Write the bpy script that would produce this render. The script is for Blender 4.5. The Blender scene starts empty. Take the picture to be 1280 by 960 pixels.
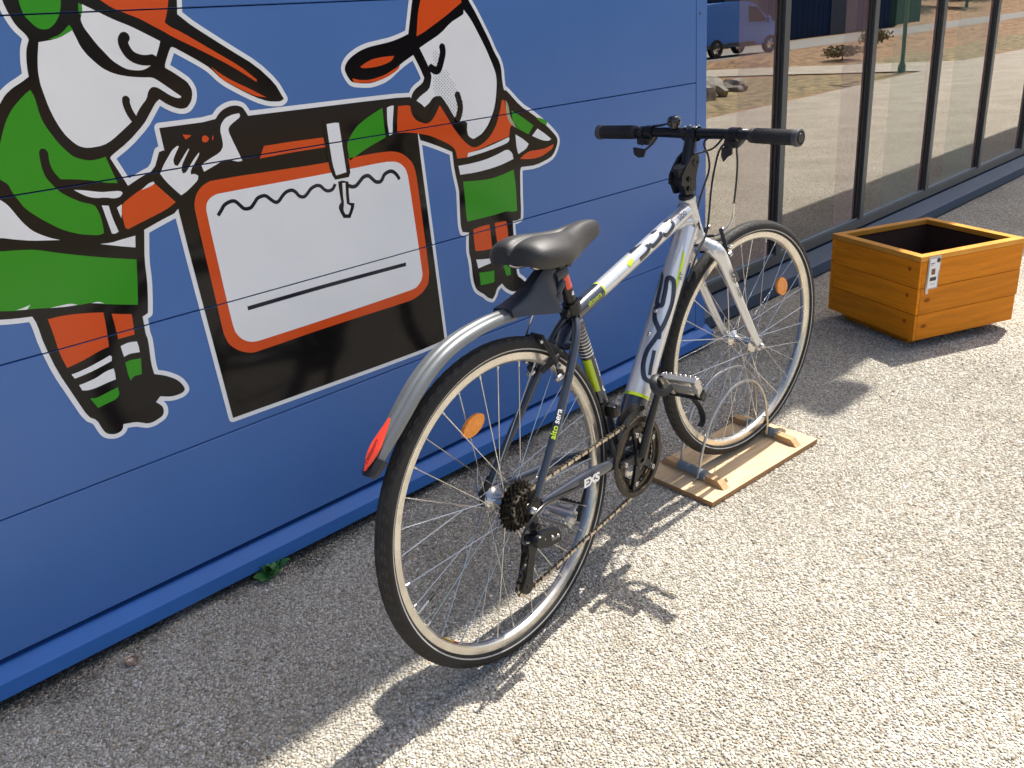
import bpy, bmesh, math, random
import numpy as np
from mathutils import Vector, Matrix
from mathutils.geometry import delaunay_2d_cdt
random.seed(7); rng = np.random.default_rng(7)
SC = bpy.context.scene
R = math.radians
# ------------------------------------------------------------- camera
cam_d = bpy.data.cameras.new('camera'); cam = bpy.data.objects.new('camera', cam_d)
SC.collection.objects.link(cam); SC.camera = cam
cam_d.sensor_width = 36; cam_d.lens = 36*1038.28/1280; cam_d.clip_start = .05; cam_d.clip_end = 1000
yaw, pitch, roll = 0.834374, 0.391639, -0.088016
_fw = Vector((math.cos(pitch)*math.cos(yaw), math.cos(pitch)*math.sin(yaw), -math.sin(pitch)))
_rt = Vector((math.sin(yaw), -math.cos(yaw), 0)); _up = _rt.cross(_fw)
_r2 = _rt*math.cos(roll)+_up*math.sin(roll); _u2 = -_rt*math.sin(roll)+_up*math.cos(roll)
cam.matrix_world = Matrix(((_r2.x, _u2.x, -_fw.x, 0), (_r2.y, _u2.y, -_fw.y, -1.823495), (_r2.z, _u2.z, -_fw.z, 1.22737), (0, 0, 0, 1)))
# ------------------------------------------------------------- sky, sun, exposure
SUN = Vector((0.538, 0.028, 1.0)).normalized()
el = math.asin(SUN.z); az = math.atan2(SUN.y, SUN.x)
w = bpy.data.worlds.new('World'); SC.world = w; w.use_nodes = True
nt = w.node_tree; bg = nt.nodes['Background']
sky = nt.nodes.new('ShaderNodeTexSky'); sky.sky_type = 'NISHITA'; sky.sun_disc = False
sky.sun_elevation = el; sky.sun_rotation = math.pi/2-az
sky.altitude = 200; sky.dust_density = 5.0; sky.ozone_density = 0.4
nt.links.new(sky.outputs[0], bg.inputs[0]); bg.inputs[1].default_value = 0.13
sd = bpy.data.lights.new('sun', 'SUN'); sd.energy = 4.6; sd.angle = R(.53); sd.color = (1, .955, .88)
so = bpy.data.objects.new('sun', sd); SC.collection.objects.link(so)
so.rotation_euler = SUN.to_track_quat('Z', 'Y').to_euler(); so.location = (0, 0, 20)
vs = SC.view_settings; vs.view_transform = 'Standard'; vs.look = 'None'; vs.gamma = 1; vs.use_curve_mapping = False; vs.exposure = 0.71

# ------------------------------------------------------------- helpers
def tag(o, label=None, cat=None, group=None, kind=None):
    if label: o['label'] = label
    if cat: o['category'] = cat
    if group: o['group'] = group
    if kind: o['kind'] = kind
    return o
def empty(name, loc=(0, 0, 0), parent=None):
    o = bpy.data.objects.new(name, None); SC.collection.objects.link(o); o.location = loc; o.empty_display_size = .1
    if parent: o.parent = parent
    return o
def link(name, me, parent=None, loc=None):
    o = bpy.data.objects.new(name, me); SC.collection.objects.link(o)
    if parent: o.parent = parent
    if loc is not None: o.location = loc
    return o
def socket(n, names, v):
    for k in names:
        if k in n.inputs: n.inputs[k].default_value = v; return
def mat(name, col, rough=.5, metal=0., coat=0., coat_rough=.05, var=0., vscale=20., bump=0., bscale=200., col2=None, spec=.5, detail=4):
    m = bpy.data.materials.new(name); m.use_nodes = True; t = m.node_tree; b = t.nodes['Principled BSDF']
    b.inputs['Base Color'].default_value = (*col, 1); b.inputs['Roughness'].default_value = rough; b.inputs['Metallic'].default_value = metal
    socket(b, ['Specular IOR Level'], spec); socket(b, ['Coat Weight'], coat); socket(b, ['Coat Roughness'], coat_rough)
    tc = t.nodes.new('ShaderNodeTexCoord')
    if var or col2:
        n = t.nodes.new('ShaderNodeTexNoise'); n.inputs['Scale'].default_value = vscale; n.inputs['Detail'].default_value = detail
        t.links.new(tc.outputs['Object'], n.inputs['Vector'])
        r = t.nodes.new('ShaderNodeValToRGB'); e = r.color_ramp.elements
        e[0].position = .3; e[1].position = .7
        c2 = col2 or tuple(min(1, c*(1+var)) for c in col); c1 = tuple(c*(1-var) for c in col)
        e[0].color = (*c1, 1); e[1].color = (*c2, 1)
        t.links.new(n.outputs['Fac'], r.inputs[0]); t.links.new(r.outputs[0], b.inputs['Base Color'])
        mr = t.nodes.new('ShaderNodeMapRange'); mr.inputs[3].default_value = max(.02, rough*(1-.25)); mr.inputs[4].default_value = min(1, rough*1.25)
        t.links.new(n.outputs['Fac'], mr.inputs[0]); t.links.new(mr.outputs[0], b.inputs['Roughness'])
    if bump:
        n = t.nodes.new('ShaderNodeTexNoise'); n.inputs['Scale'].default_value = bscale; n.inputs['Detail'].default_value = 3
        t.links.new(tc.outputs['Object'], n.inputs['Vector'])
        bp = t.nodes.new('ShaderNodeBump'); bp.inputs['Strength'].default_value = bump; bp.inputs['Distance'].default_value = .002
        t.links.new(n.outputs['Fac'], bp.inputs['Height']); t.links.new(bp.outputs[0], b.inputs['Normal'])
    return m
class MB:
    """collects shapes into one mesh"""
    def __init__(s): s.v = []; s.f = []; s.m = []; s.sm = []
    def add(s, verts, faces, mi=0, smooth=True):
        o = len(s.v); s.v += [tuple(v) for v in verts]
        for f in faces: s.f.append(tuple(i+o for i in f)); s.m.append(mi); s.sm.append(smooth)
        return s
    def box(s, lo, hi, mi=0, M=None):
        x0, y0, z0 = lo; x1, y1, z1 = hi
        v = [Vector(p) for p in ((x0,y0,z0),(x1,y0,z0),(x1,y1,z0),(x0,y1,z0),(x0,y0,z1),(x1,y0,z1),(x1,y1,z1),(x0,y1,z1))]
        if M: v = [M @ p for p in v]
        return s.add(v, [(0,3,2,1),(4,5,6,7),(0,1,5,4),(1,2,6,5),(2,3,7,6),(3,0,4,7)], mi, False)
    def bbox(s, lo, hi, b, mi=0, M=None):
        """box with bevelled edges"""
        bm = bmesh.new(); bmesh.ops.create_cube(bm, size=1)
        c = [(a+d)/2 for a, d in zip(lo, hi)]; e = [(d-a) for a, d in zip(lo, hi)]
        for v in bm.verts: v.co = Vector((v.co.x*e[0]+c[0], v.co.y*e[1]+c[1], v.co.z*e[2]+c[2]))
        bmesh.ops.bevel(bm, geom=bm.edges[:], offset=b, segments=2, affect='EDGES', profile=.5)
        vs_ = [(M @ v.co if M else v.co.copy()) for v in bm.verts]; bm.verts.index_update()
        s.add(vs_, [[v.index for v in f.verts] for f in bm.faces], mi, False); bm.free(); return s
    def tube(s, pts, r, n=14, mi=0, closed=False, caps=True, ell=None, up=None, a0=0, twist=0):
        """sweep: pts list of Vector, r radius or list, ell=(a,b) scale lists"""
        P = [Vector(p) for p in pts]; N = len(P); rr = r if isinstance(r, (list, tuple)) else [r]*N
        T = []
        for i in range(N):
            if closed: t = P[(i+1) % N]-P[i-1]
            else: t = P[min(i+1, N-1)]-P[max(i-1, 0)]
            T.append(t.normalized())
        u = Vector(up) if up else (Vector((0, 0, 1)) if abs(T[0].z) < .9 else Vector((1, 0, 0)))
        vs_ = []; 
        for i in range(N):
            u = (u-T[i]*u.dot(T[i])).normalized(); b = T[i].cross(u)
            e = (1, 1) if ell is None else (ell[i] if isinstance(ell, list) else ell)
            for k in range(n):
                a = 2*math.pi*k/n+a0
                vs_.append(P[i]+(u*math.cos(a)*e[0]+b*math.sin(a)*e[1])*rr[i])
        F = []
        for i in range(N if closed else N-1):
            j = (i+1) % N
            for k in range(n):
                l = (k+1) % n; F.append((i*n+k, i*n+l, j*n+l, j*n+k))
        s.add(vs_, F, mi)
        if caps and not closed:
            s.add(vs_[:n], [tuple(range(n))[::-1]], mi, False); s.add(vs_[-n:], [tuple(range(n))], mi, False)
        return s
    def lathe(s, prof, origin, axis, n=32, mi=0, ref=None, smooth=True, close=False):
        """prof: list of (r, h)"""
        ax = Vector(axis).normalized(); o = Vector(origin)
        u = Vector(ref) if ref else (Vector((0, 0, 1)) if abs(ax.z) < .9 else Vector((1, 0, 0)))
        u = (u-ax*u.dot(ax)).normalized(); b = ax.cross(u); vs_ = []
        for (r, h) in prof:
            for k in range(n):
                a = 2*math.pi*k/n; vs_.append(o+ax*h+(u*math.cos(a)+b*math.sin(a))*r)
        F = []; m_ = len(prof)
        for i in range(m_ if close else m_-1):
            j = (i+1) % m_
            for k in range(n):
                l = (k+1) % n; F.append((i*n+k, j*n+k, j*n+l, i*n+l))
        return s.add(vs_, F, mi, smooth)
    def prism(s, poly, o, ex, ey, ez, d0, d1, mi=0, bev=None):
        """poly in plane (ex,ey), thickness d0..d1 along ez"""
        o, ex, ey, ez = Vector(o), Vector(ex), Vector(ey), Vector(ez); n = len(poly)
        a = [o+ex*x+ey*y+ez*d0 for x, y in poly]; b = [o+ex*x+ey*y+ez*d1 for x, y in poly]
        return s.add(a+b, [tuple(range(n))[::-1], tuple(range(n, 2*n))]+[(i, (i+1) % n, n+(i+1) % n, n+i) for i in range(n)], mi, False)
    def mesh(s, name, mats):
        me = bpy.data.meshes.new(name); me.from_pydata(s.v, [], s.f)
        for m in (mats if isinstance(mats, (list, tuple)) else [mats]): me.materials.append(m)
        me.polygons.foreach_set('material_index', s.m); me.polygons.foreach_set('use_smooth', s.sm)
        bm = bmesh.new(); bm.from_mesh(me); bmesh.ops.remove_doubles(bm, verts=bm.verts, dist=1e-6)
        bmesh.ops.recalc_face_normals(bm, faces=bm.faces); bm.to_mesh(me); bm.free(); me.update()
        if any(s.sm):
            try: me.set_sharp_from_angle(angle=R(40))
            except Exception: pass
        return me
    def build(s, name, mats, parent=None, loc=None):
        return link(name, s.mesh(name, mats), parent, loc)
def smooth_path(P, k=6, closed=False):
    P = [Vector(p) for p in P]; n = len(P); out = []
    g = (lambda i: P[i % n]) if closed else (lambda i: P[max(0, min(n-1, i))])
    for i in range(n if closed else n-1):
        a, b, c, d = g(i-1), g(i), g(i+1), g(i+2)
        for j in range(k):
            t = j/k
            out.append(.5*((2*b)+(c-a)*t+(2*a-5*b+4*c-d)*t*t+(3*b-a-3*c+d)*t**3))
    if not closed: out.append(P[-1])
    return out
def union2d(polys, strokes=()):
    """non-overlapping triangles of the union of polygons and round strokes (2D)"""
    V = []; Fc = []
    def addp(p):
        o = len(V); V.extend(Vector((a, b)) for a, b in p); Fc.append(list(range(o, o+len(p))))
    for p in polys: addp(p)
    for pts, wd, closed in strokes:
        n = len(pts); r = wd/2
        for i in range(n if closed else n-1):
            a = Vector(pts[i]); b = Vector(pts[(i+1) % n]); d = b-a
            if d.length < 1e-7: continue
            nn = Vector((-d.y, d.x)).normalized()*r
            addp([a-nn, b-nn, b+nn, a+nn])
        for a in (pts if closed else pts[1:-1]):
            addp([(a[0]+r*math.cos(t*math.pi/6+.1), a[1]+r*math.sin(t*math.pi/6+.1)) for t in range(12)])
    r_ = delaunay_2d_cdt(V, [], Fc, 1, 1e-7)
    return [tuple(v) for v in r_[0]], [tuple(f) for f in r_[2]]
def area_sign(p): return sum(p[i-1][0]*p[i][1]-p[i][0]*p[i-1][1] for i in range(len(p)))
def ccw(p): return p if area_sign(p) > 0 else p[::-1]
def chaikin(p, it=1, keep=R(50)):
    for _ in range(it):
        o = []; n = len(p)
        for i in range(n):
            a, b, c = Vector(p[i-1]), Vector(p[i]), Vector(p[(i+1) % n])
            ang = (b-a).angle(c-b, 0) if (b-a).length > 1e-9 and (c-b).length > 1e-9 else 0
            if ang > keep: o.append(tuple(b))
            else: o += [tuple(b+(a-b)*.22), tuple(b+(c-b)*.22)]
        p = o
    return p
def text_mesh(s, size, bold=0., shear=0., spacing=1.):
    cu = bpy.data.curves.new('t', 'FONT'); cu.body = s; cu.size = size; cu.offset = bold; cu.shear = shear; cu.space_character = spacing
    cu.align_x = 'CENTER'; cu.align_y = 'CENTER'; cu.resolution_u = 4
    ob = bpy.data.objects.new('t', cu); SC.collection.objects.link(ob)
    me = bpy.data.meshes.new_from_object(ob); bpy.data.objects.remove(ob); return me
def text_vf(s, size, bold=0., shear=0., spacing=1.):
    me = text_mesh(s, size, bold, shear, spacing)
    return [tuple(v.co) for v in me.vertices], [tuple(p.vertices) for p in me.polygons]
def attr_stuff(): pass
MURAL = [
 ('figure_outline', 'black', 1, 0, [495,1368,499,1346,506,1325,519,1308,521,1300,519,1297,512,1284,507,1266,504,1248,503,1237,487,1228,470,1220,454,1209,442,1195,415,1170,388,1123,359,1063,315,967,273,823,330,807,357,802,386,798,390,781,391,738,400,674,416,614,430,561,445,548,450,525,454,514,460,508,472,503,483,504,490,509,494,519,521,514,533,507,544,501,557,500,567,503,578,506,584,514,585,526,580,535,573,543,585,553,602,546,615,543,629,543,637,545,642,549,642,555,637,568,629,579,617,589,605,597,585,607,584,631,591,686,589,701,591,722,592,739,605,744,612,771,621,814,626,857,639,910,641,919,679,931,722,943,744,980,722,1072,711,1070,692,1036,661,1026,631,1013,610,1072,614,1077,653,1098,694,1129,710,1147,722,1161,729,1168,737,1173,750,1162,764,1154,778,1149,790,1150,797,1155,805,1164,810,1177,810,1188,804,1201,791,1212,777,1223,764,1232,765,1239,784,1270,790,1271,814,1256,842,1238,861,1224,883,1198,920,1174,955,1154,983,1143,1008,1140,1017,1141,1023,1145,1020,1151,1007,1180,969,1220,911,1259,841,1308,825,1322,814,1332,820,1358,828,1410,794,1461,702,1467,641,1433,612,1406,609,1446,554,1446,508,1414,496,1388]),
 ('figure_outline', 'black', 1, 0, [1429,1340,1416,1299,1404,1262,1377,1254,1345,1247,1310,1243,1276,1239,1249,1232,1226,1222,1212,1213,1202,1202,1199,1193,1202,1183,1207,1173,1215,1163,1244,1158,1274,1156,1318,1165,1367,1193,1412,1212,1429,1179,1439,1154,1432,1142,1402,1128,1389,1112,1383,1095,1402,1002,1447,984,1493,963,1507,956,1508,907,1517,850,1516,839,1510,767,1510,747,1514,732,1538,726,1532,693,1530,667,1535,645,1535,585,1543,555,1557,542,1572,532,1587,516,1604,508,1616,518,1626,537,1648,546,1663,526,1687,510,1708,506,1729,491,1741,486,1755,487,1760,496,1754,517,1734,538,1714,554,1713,591,1716,653,1712,691,1714,724,1732,722,1748,725,1752,749,1754,791,1757,827,1759,850,1761,867,1766,875,1830,871,1893,883,1912,895,1927,917,1931,931,1925,944,1888,978,1828,1020,1781,1047,1730,1096,1722,1096,1719,1103,1717,1124,1717,1156,1710,1178,1695,1200,1680,1232,1659,1268,1638,1304,1617,1334,1595,1378,1543,1402,1477,1398,1440,1367]),
 ('machine_silhouette', 'black', 1, 0, [723,1117,846,1117,861,1132,874,1139,889,1143,904,1143,917,1138,922,1129,927,1118,1328,1115,1386,1112,1399,1073,1395,997,1398,822,1404,438,1298,433,737,441,722,943]),
 ('cap_bobble', 'green', 2, 0, [522,1368,522,1358,523,1347,526,1338,532,1330,538,1322,545,1317,555,1316,563,1318,573,1325,582,1335,588,1345,592,1355,595,1365,598,1386,583,1403,552,1403,529,1387]),
 ('cap_edge', 'green', 2, 0, [554,1299,578,1306,598,1322,603,1313,572,1299]),
 ('face', 'white', 2, 0, [536,1295,565,1298,587,1306,601,1313,605,1298,608,1284,616,1268,627,1254,639,1241,655,1231,672,1225,689,1221,710,1218,733,1216,742,1210,784,1174,783,1171,775,1171,761,1178,744,1192,736,1197,727,1198,718,1191,711,1176,700,1167,688,1155,679,1142,669,1135,647,1121,623,1106,603,1098,573,1097,559,1102,550,1110,539,1125,532,1141,526,1161,522,1183,520,1208,519,1223,521,1244,526,1265]),
 ('mouth', 'black', 3, 0.0149, [670,1181,668,1173,670,1157,675,1143,682,1130]),
 ('cap_edge', 'green', 2, 0, [625,1360,630,1356,630,1348,624,1337,621,1344]),
 ('brow', 'white', 2, 0, [631,1357,661,1340,686,1326,713,1314,739,1299,766,1283,760,1271,751,1255,743,1249,738,1240,724,1233,712,1231,696,1233,685,1236,674,1243,661,1254,650,1270,639,1286,632,1300,624,1315,621,1329,624,1336,629,1347]),
 ('eyelid', 'black', 3, 0.0201, [698,1296,692,1290,691,1280,696,1266,704,1257,717,1251,731,1249,745,1250]),
 ('cap', 'orange', 2, 0, [667,1363,686,1348,711,1337,736,1326,757,1313,779,1300,795,1289,847,1261,912,1223,962,1187,965,1191,931,1222,874,1259,813,1299,793,1309,784,1318,794,1337,802,1359,805,1381,790,1414,743,1432,685,1401]),
 ('cap_peak', 'orange', 2, 0, [863,1227,881,1211,906,1194,940,1176,980,1152,955,1157,926,1172,900,1188,882,1199]),
 ('jacket', 'green', 2, 0, [499,1214,503,1201,503,1166,507,1148,512,1136,520,1117,531,1099,541,1086,553,1079,567,1074,582,1073,602,1076,607,1047,612,1022,589,1026,569,1034,536,1042,507,1047,498,1064,496,1083,499,1100,495,1107,488,1108,483,1103,481,1088,480,1073,482,1054,491,1037,501,1022,515,1010,534,997,556,988,560,977,562,964,562,946,560,929,549,927,536,930,515,936,498,944,481,954,466,967,451,981,437,996,428,1009,423,1023,417,1038,415,1053,404,1063,395,1079,404,1099,422,1126,432,1146,444,1166,457,1182,468,1192,487,1207]),
 ('shirt', 'white', 2, 0, [394,1027,402,1018,408,1006,414,991,421,976,431,961,443,951,458,941,475,933,447,938,426,942,399,950,374,959,325,970,347,1041,377,1040]),
 ('shirt', 'white', 2, 0, [547,909,571,907,588,909,605,910,620,911,614,887,585,896]),
 ('cuff', 'white', 2, 0, [526,1023,545,1019,574,1010,595,1008,613,1006,617,1001,610,994,597,993,582,998,563,1000,549,1005,536,1014]),
 ('cuff', 'white', 2, 0, [570,984,583,981,584,957,589,926,581,923,575,925,572,958]),
 ('glove_edge', 'white', 2, 0, [598,974,609,979,606,964,601,952]),
 ('sleeve', 'orange', 2, 0, [685,1010,702,988,721,963,703,954,683,947,645,937,609,927,604,931,604,951,605,966,611,980,630,990,653,1001,672,1007]),
 ('glove_edge', 'white', 3, 0, [655,1000,673,1011,684,1013,686,1009,678,1005]),
 ('hand', 'white', 2, 0, [702,1026,714,1043,727,1057,739,1070,752,1077,755,1075,741,1057,736,1048,737,1039,743,1036,754,1047,766,1060,775,1068,776,1066,763,1050,753,1037,749,1026,751,1019,758,1020,770,1033,783,1046,796,1057,796,1053,785,1040,774,1029,768,1020,768,1014,777,1014,783,1009,780,1000,765,990,749,980,736,975,724,990,711,1008]),
 ('hook', 'white', 2, 0, [906,1126,908,1122,906,1117,886,1107,876,1100,873,1092,878,1072,885,1049,892,1025,882,1024,868,1029,852,1034,824,1024,798,1015,795,1030,811,1038,844,1050,854,1062,855,1079,854,1094,859,1108,872,1120,890,1125]),
 ('machine_light', 'orange', 2, 0, [818,1090,824,1086,825,1081,820,1076,814,1075,809,1078,809,1084,812,1089]),
 ('machine_light', 'orange', 2, 0, [769,1098,788,1094,781,1090,773,1087]),
 ('machine_light', 'orange', 2, 0, [836,1088,836,1082,832,1077,832,1082]),
 ('trousers', 'green', 2, 0, [367,934,397,930,428,924,462,910,504,895,555,878,610,862,601,819,589,767,554,777,515,789,501,796,469,798,447,802,421,806,390,813,368,815,335,823,286,837,318,945]),
 ('torn_edge', 'white', 3, 0, [362,818,375,819,389,822,381,814]),
 ('torn_edge', 'white', 3, 0, [421,806,437,806,460,805,473,799,454,800]),
 ('torn_edge', 'white', 3, 0, [499,795,513,795,524,788]),
 ('sock', 'orange', 2, 0, [411,785,435,785,461,782,488,777,517,770,514,736,509,696,490,693,472,688,446,681,419,677,415,698,413,718,413,753]),
 ('sock', 'orange', 2, 0, [532,763,550,757,571,751,570,738,566,706,548,706,531,706,532,731]),
 ('sock_stripe', 'white', 2, 0, [532,690,549,693,567,690,568,679,567,665,547,668,533,665,532,676]),
 ('sock_stripe', 'green', 2, 0, [532,652,543,654,566,651,559,616,551,616,542,617,533,609,531,625]),
 ('sock_stripe', 'white', 2, 0, [423,661,432,661,458,665,484,671,506,677,509,673,506,664,481,658,455,653,427,650]),
 ('sock_stripe', 'white', 2, 0, [431,634,446,635,467,638,490,646,506,647,506,636,504,622,488,621,462,617,445,617,434,621]),
 ('sock_stripe', 'green', 2, 0, [444,599,456,595,482,600,504,604,503,587,494,579,472,576,454,573]),
 ('machine_rim', 'orange', 2, 0, [758,940,762,956,768,969,779,981,792,989,812,995,1115,987,1237,990,1294,988,1313,985,1334,978,1350,966,1364,952,1372,934,1375,902,1378,652,1375,636,1370,617,1359,606,1345,596,1322,588,1299,584,1034,586,829,582,817,584,804,589,789,598,777,609,767,622,763,637,760,652,760,722]),
 ('machine_door', 'white', 3, 0, [783,930,786,943,791,952,799,958,809,962,820,964,1112,962,1277,964,1309,960,1320,956,1329,950,1338,941,1343,932,1347,912,1354,653,1351,640,1346,630,1337,622,1327,616,1309,613,1039,608,846,607,833,608,820,611,808,618,798,628,792,638,787,651,785,715]),
 ('wave_line', 'ink', 4, 0.0083, [808,917,818,927,828,937,844,942,855,940,864,930,873,920,888,919,899,927,910,937,923,940,933,938,943,928,953,920,962,921,974,931,985,938,1000,940,1010,934,1018,923,1030,919,1041,925,1052,934,1068,939,1080,936,1089,926,1099,921,1112,923,1122,934]),
 ('wave_line', 'ink', 4, 0.0095, [1159,924,1170,919,1182,920,1195,929,1207,937,1222,938,1232,929,1241,920,1253,917,1262,921,1272,933,1289,938,1301,935,1311,925,1317,914]),
 ('screwdriver_outline', 'black', 4, 0, [1116,1084,1165,1082,1168,1019,1172,957,1164,944,1124,944,1116,959,1111,1003,1113,1041]),
 ('screwdriver_handle', 'white', 5, 0, [1124,1076,1144,1077,1159,1075,1159,1020,1159,957,1144,955,1128,954,1123,982,1123,1025]),
 ('screwdriver_outline', 'black', 4, 0, [1131,938,1144,939,1161,933,1157,908,1155,882,1169,878,1165,866,1150,844,1130,848,1121,870,1122,880,1131,888,1130,913]),
 ('screwdriver_blade', 'white', 5, 0, [1142,933,1151,932,1147,900,1146,881,1157,873,1151,861,1145,854,1137,856,1133,867,1138,882,1139,906]),
 ('door_line', 'ink', 4, 0.0098, [831,692,1050,692,1302,688]),
 ('machine_panel', 'orange', 2, 0, [951,1049,1025,1049,1110,1047,1111,1024,1020,1025,935,1023]),
 ('sleeve', 'green', 2, 0, [1294,1095,1292,1058,1292,1023,1264,1015,1222,1002,1195,991,1174,982,1173,1023,1185,1038,1207,1059,1234,1073,1267,1086]),
 ('cuff', 'white', 2, 0, [1308,1094,1319,1097,1330,1097,1321,1062,1315,1029,1304,1026,1303,1060]),
 ('jacket', 'orange', 2, 0, [1343,1094,1376,1093,1395,1084,1398,1063,1429,1049,1463,1066,1476,1085,1508,1061,1543,1010,1587,974,1629,977,1672,1010,1697,1051,1707,1072,1719,1070,1723,1037,1743,1000,1732,992,1727,969,1690,963,1658,959,1610,949,1564,945,1559,934,1522,936,1520,954,1515,965,1496,979,1469,993,1437,1008,1404,1018,1365,1026,1330,1029,1335,1061]),
 ('cap', 'orange', 2, 0, [1455,1339,1443,1312,1436,1284,1429,1255,1456,1264,1485,1277,1528,1296,1580,1323,1592,1329,1590,1345,1580,1369,1528,1386,1473,1375]),
 ('cap_peak', 'orange', 2, 0, [1244,1196,1261,1204,1283,1211,1314,1214,1351,1214,1345,1206,1333,1200,1311,1195,1286,1192,1253,1192]),
 ('cap_peak', 'orange', 2, 0, [1217,1172,1239,1166,1269,1164,1313,1171,1340,1181,1367,1191,1355,1179,1318,1165,1274,1157,1220,1162]),
 ('face', 'white', 3, 0, [1434,1227,1458,1237,1509,1257,1547,1282,1576,1293,1594,1300,1597,1311,1612,1295,1624,1279,1648,1239,1666,1207,1681,1175,1693,1147,1695,1126,1692,1105,1685,1074,1675,1048,1658,1024,1645,1008,1623,991,1607,985,1587,979,1570,990,1567,1007,1571,1026,1557,1032,1539,1031,1520,1049,1509,1069,1495,1093,1486,1103,1471,1106,1458,1102,1446,1091,1428,1082,1419,1091,1404,1101,1419,1111,1451,1125,1459,1142,1464,1158,1454,1187,1444,1207]),
 ('eyelid', 'black', 4, 0.0197, [1509,1228,1510,1212,1502,1193,1490,1172,1478,1169,1460,1179]),
 ('mouth', 'black', 4, 0.0196, [1544,1105,1549,1088,1551,1067,1541,1044,1533,1037]),
 ('jaw_line', 'black', 4, 0.0196, [1393,1096,1393,1076,1401,1063,1413,1056,1430,1051,1446,1058,1461,1074,1477,1093,1485,1092,1507,1059,1526,1028,1549,998,1572,976,1590,967,1613,971,1642,985,1668,1010,1688,1046,1701,1083,1705,1109]),
 ('shirt', 'white', 3, 0, [1563,945,1610,947,1657,954,1725,967,1726,959,1717,951,1640,940,1559,934]),
 ('shirt', 'white', 2, 0, [1523,916,1568,915,1621,917,1669,924,1715,935,1734,921,1736,903,1694,895,1649,890,1587,888,1527,891]),
 ('trousers', 'green', 2, 0, [1535,871,1584,865,1638,861,1686,865,1733,873,1737,836,1737,806,1735,750,1710,752,1694,758,1665,757,1633,756,1577,757,1535,758,1533,785,1535,814]),
 ('sleeve', 'green', 3, 0, [1743,1039,1778,1020,1829,987,1805,964,1781,977,1758,988,1744,1012]),
 ('sleeve_edge', 'tan', 3, 0, [1723,1070,1733,1055,1737,1019,1766,985,1746,994,1731,1008,1721,1032]),
 ('sleeve_edge', 'green', 3, 0, [1842,1008,1865,1003,1887,994,1886,981,1859,992]),
 ('cuff', 'white', 3, 0, [1845,976,1873,959,1902,938,1889,934,1863,939,1820,958]),
 ('cuff', 'white', 2, 0, [1752,971,1779,956,1804,937,1792,924,1758,914,1753,932]),
 ('hand', 'orange', 2, 0, [1763,899,1778,908,1804,916,1847,914,1873,914,1912,922,1906,911,1886,902,1854,893,1815,891]),
 ('sock', 'orange', 2, 0, [1554,731,1582,734,1618,733,1620,704,1621,660,1585,662,1555,667,1553,700]),
 ('sock', 'orange', 2, 0, [1640,733,1666,731,1687,729,1690,701,1689,676,1643,675,1640,706]),
 ('sock_stripe', 'white', 2, 0, [1554,642,1585,636,1621,631,1622,619,1591,617,1559,614]),
 ('sock_stripe', 'green', 2, 0, [1561,601,1589,596,1621,593,1617,558,1592,559,1562,562]),
 ('sock_stripe', 'green', 2, 0, [1659,599,1687,596,1687,563,1668,565]),
]
DOTS = [1479,1212,1478,1204,1477,1195,1475,1186,1473,1169,1471,1160,1470,1151,1469,1142,1467,1133,1466,1124,1485,1216,1489,1212,1484,1208,1488,1203,1483,1199,1487,1194,1482,1190,1486,1185,1480,1181,1479,1173,1483,1168,1478,1164,1482,1159,1476,1155,1480,1150,1475,1146,1479,1141,1474,1137,1478,1132,1472,1128,1476,1124,1471,1120,1475,1115,1469,1111,1474,1106,1494,1207,1493,1198,1492,1189,1490,1181,1489,1172,1493,1167,1488,1163,1492,1158,1486,1154,1490,1149,1485,1145,1489,1140,1484,1136,1488,1132,1482,1127,1486,1123,1481,1119,1485,1114,1480,1110,1484,1105,1503,1166,1498,1162,1502,1157,1497,1153,1501,1148,1495,1144,1499,1140,1494,1135,1498,1131,1493,1127,1497,1122,1491,1118,1495,1113,1490,1109,1494,1104,1489,1100,1493,1095,1514,1165,1508,1161,1512,1156,1507,1152,1511,1148,1506,1143,1510,1139,1504,1135,1508,1130,1503,1126,1507,1121,1502,1117,1506,1112,1500,1108,1504,1103,1499,1099,1503,1094,1498,1089,1502,1084,1500,1075,1518,1160,1523,1156,1517,1152,1521,1147,1516,1143,1520,1138,1515,1134,1519,1129,1513,1125,1517,1120,1512,1116,1516,1111,1511,1107,1515,1102,1509,1097,1513,1092,1508,1088,1512,1083,1507,1079,1511,1074,1505,1070,1510,1065,1526,1142,1530,1137,1525,1133,1529,1128,1524,1124,1528,1119,1522,1115,1527,1110,1521,1106,1525,1100,1520,1096,1524,1091,1518,1087,1523,1082,1517,1078,1521,1073,1516,1069,1520,1064,1514,1060,1519,1055,1535,1132,1540,1127,1534,1123,1538,1118,1533,1114,1537,1109,1532,1104,1536,1099,1530,1095,1535,1090,1529,1086,1533,1081,1528,1077,1532,1072,1526,1068,1531,1063,1525,1059,1529,1053,1524,1049,1543,1113,1548,1108,1542,1103,1546,1098,1541,1094,1545,1089,1540,1085,1544,1080,1538,1076,1543,1071,1537,1067,1541,1062,1536,1057,1540,1052,1534,1048,1553,1102,1551,1093,1556,1088,1550,1084,1555,1079,1549,1075,1553,1070,1548,1066,1552,1060,1546,1056,1551,1051,1545,1047,1561,1083,1560,1074,1558,1064,1557,1055,1556,1046]
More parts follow.
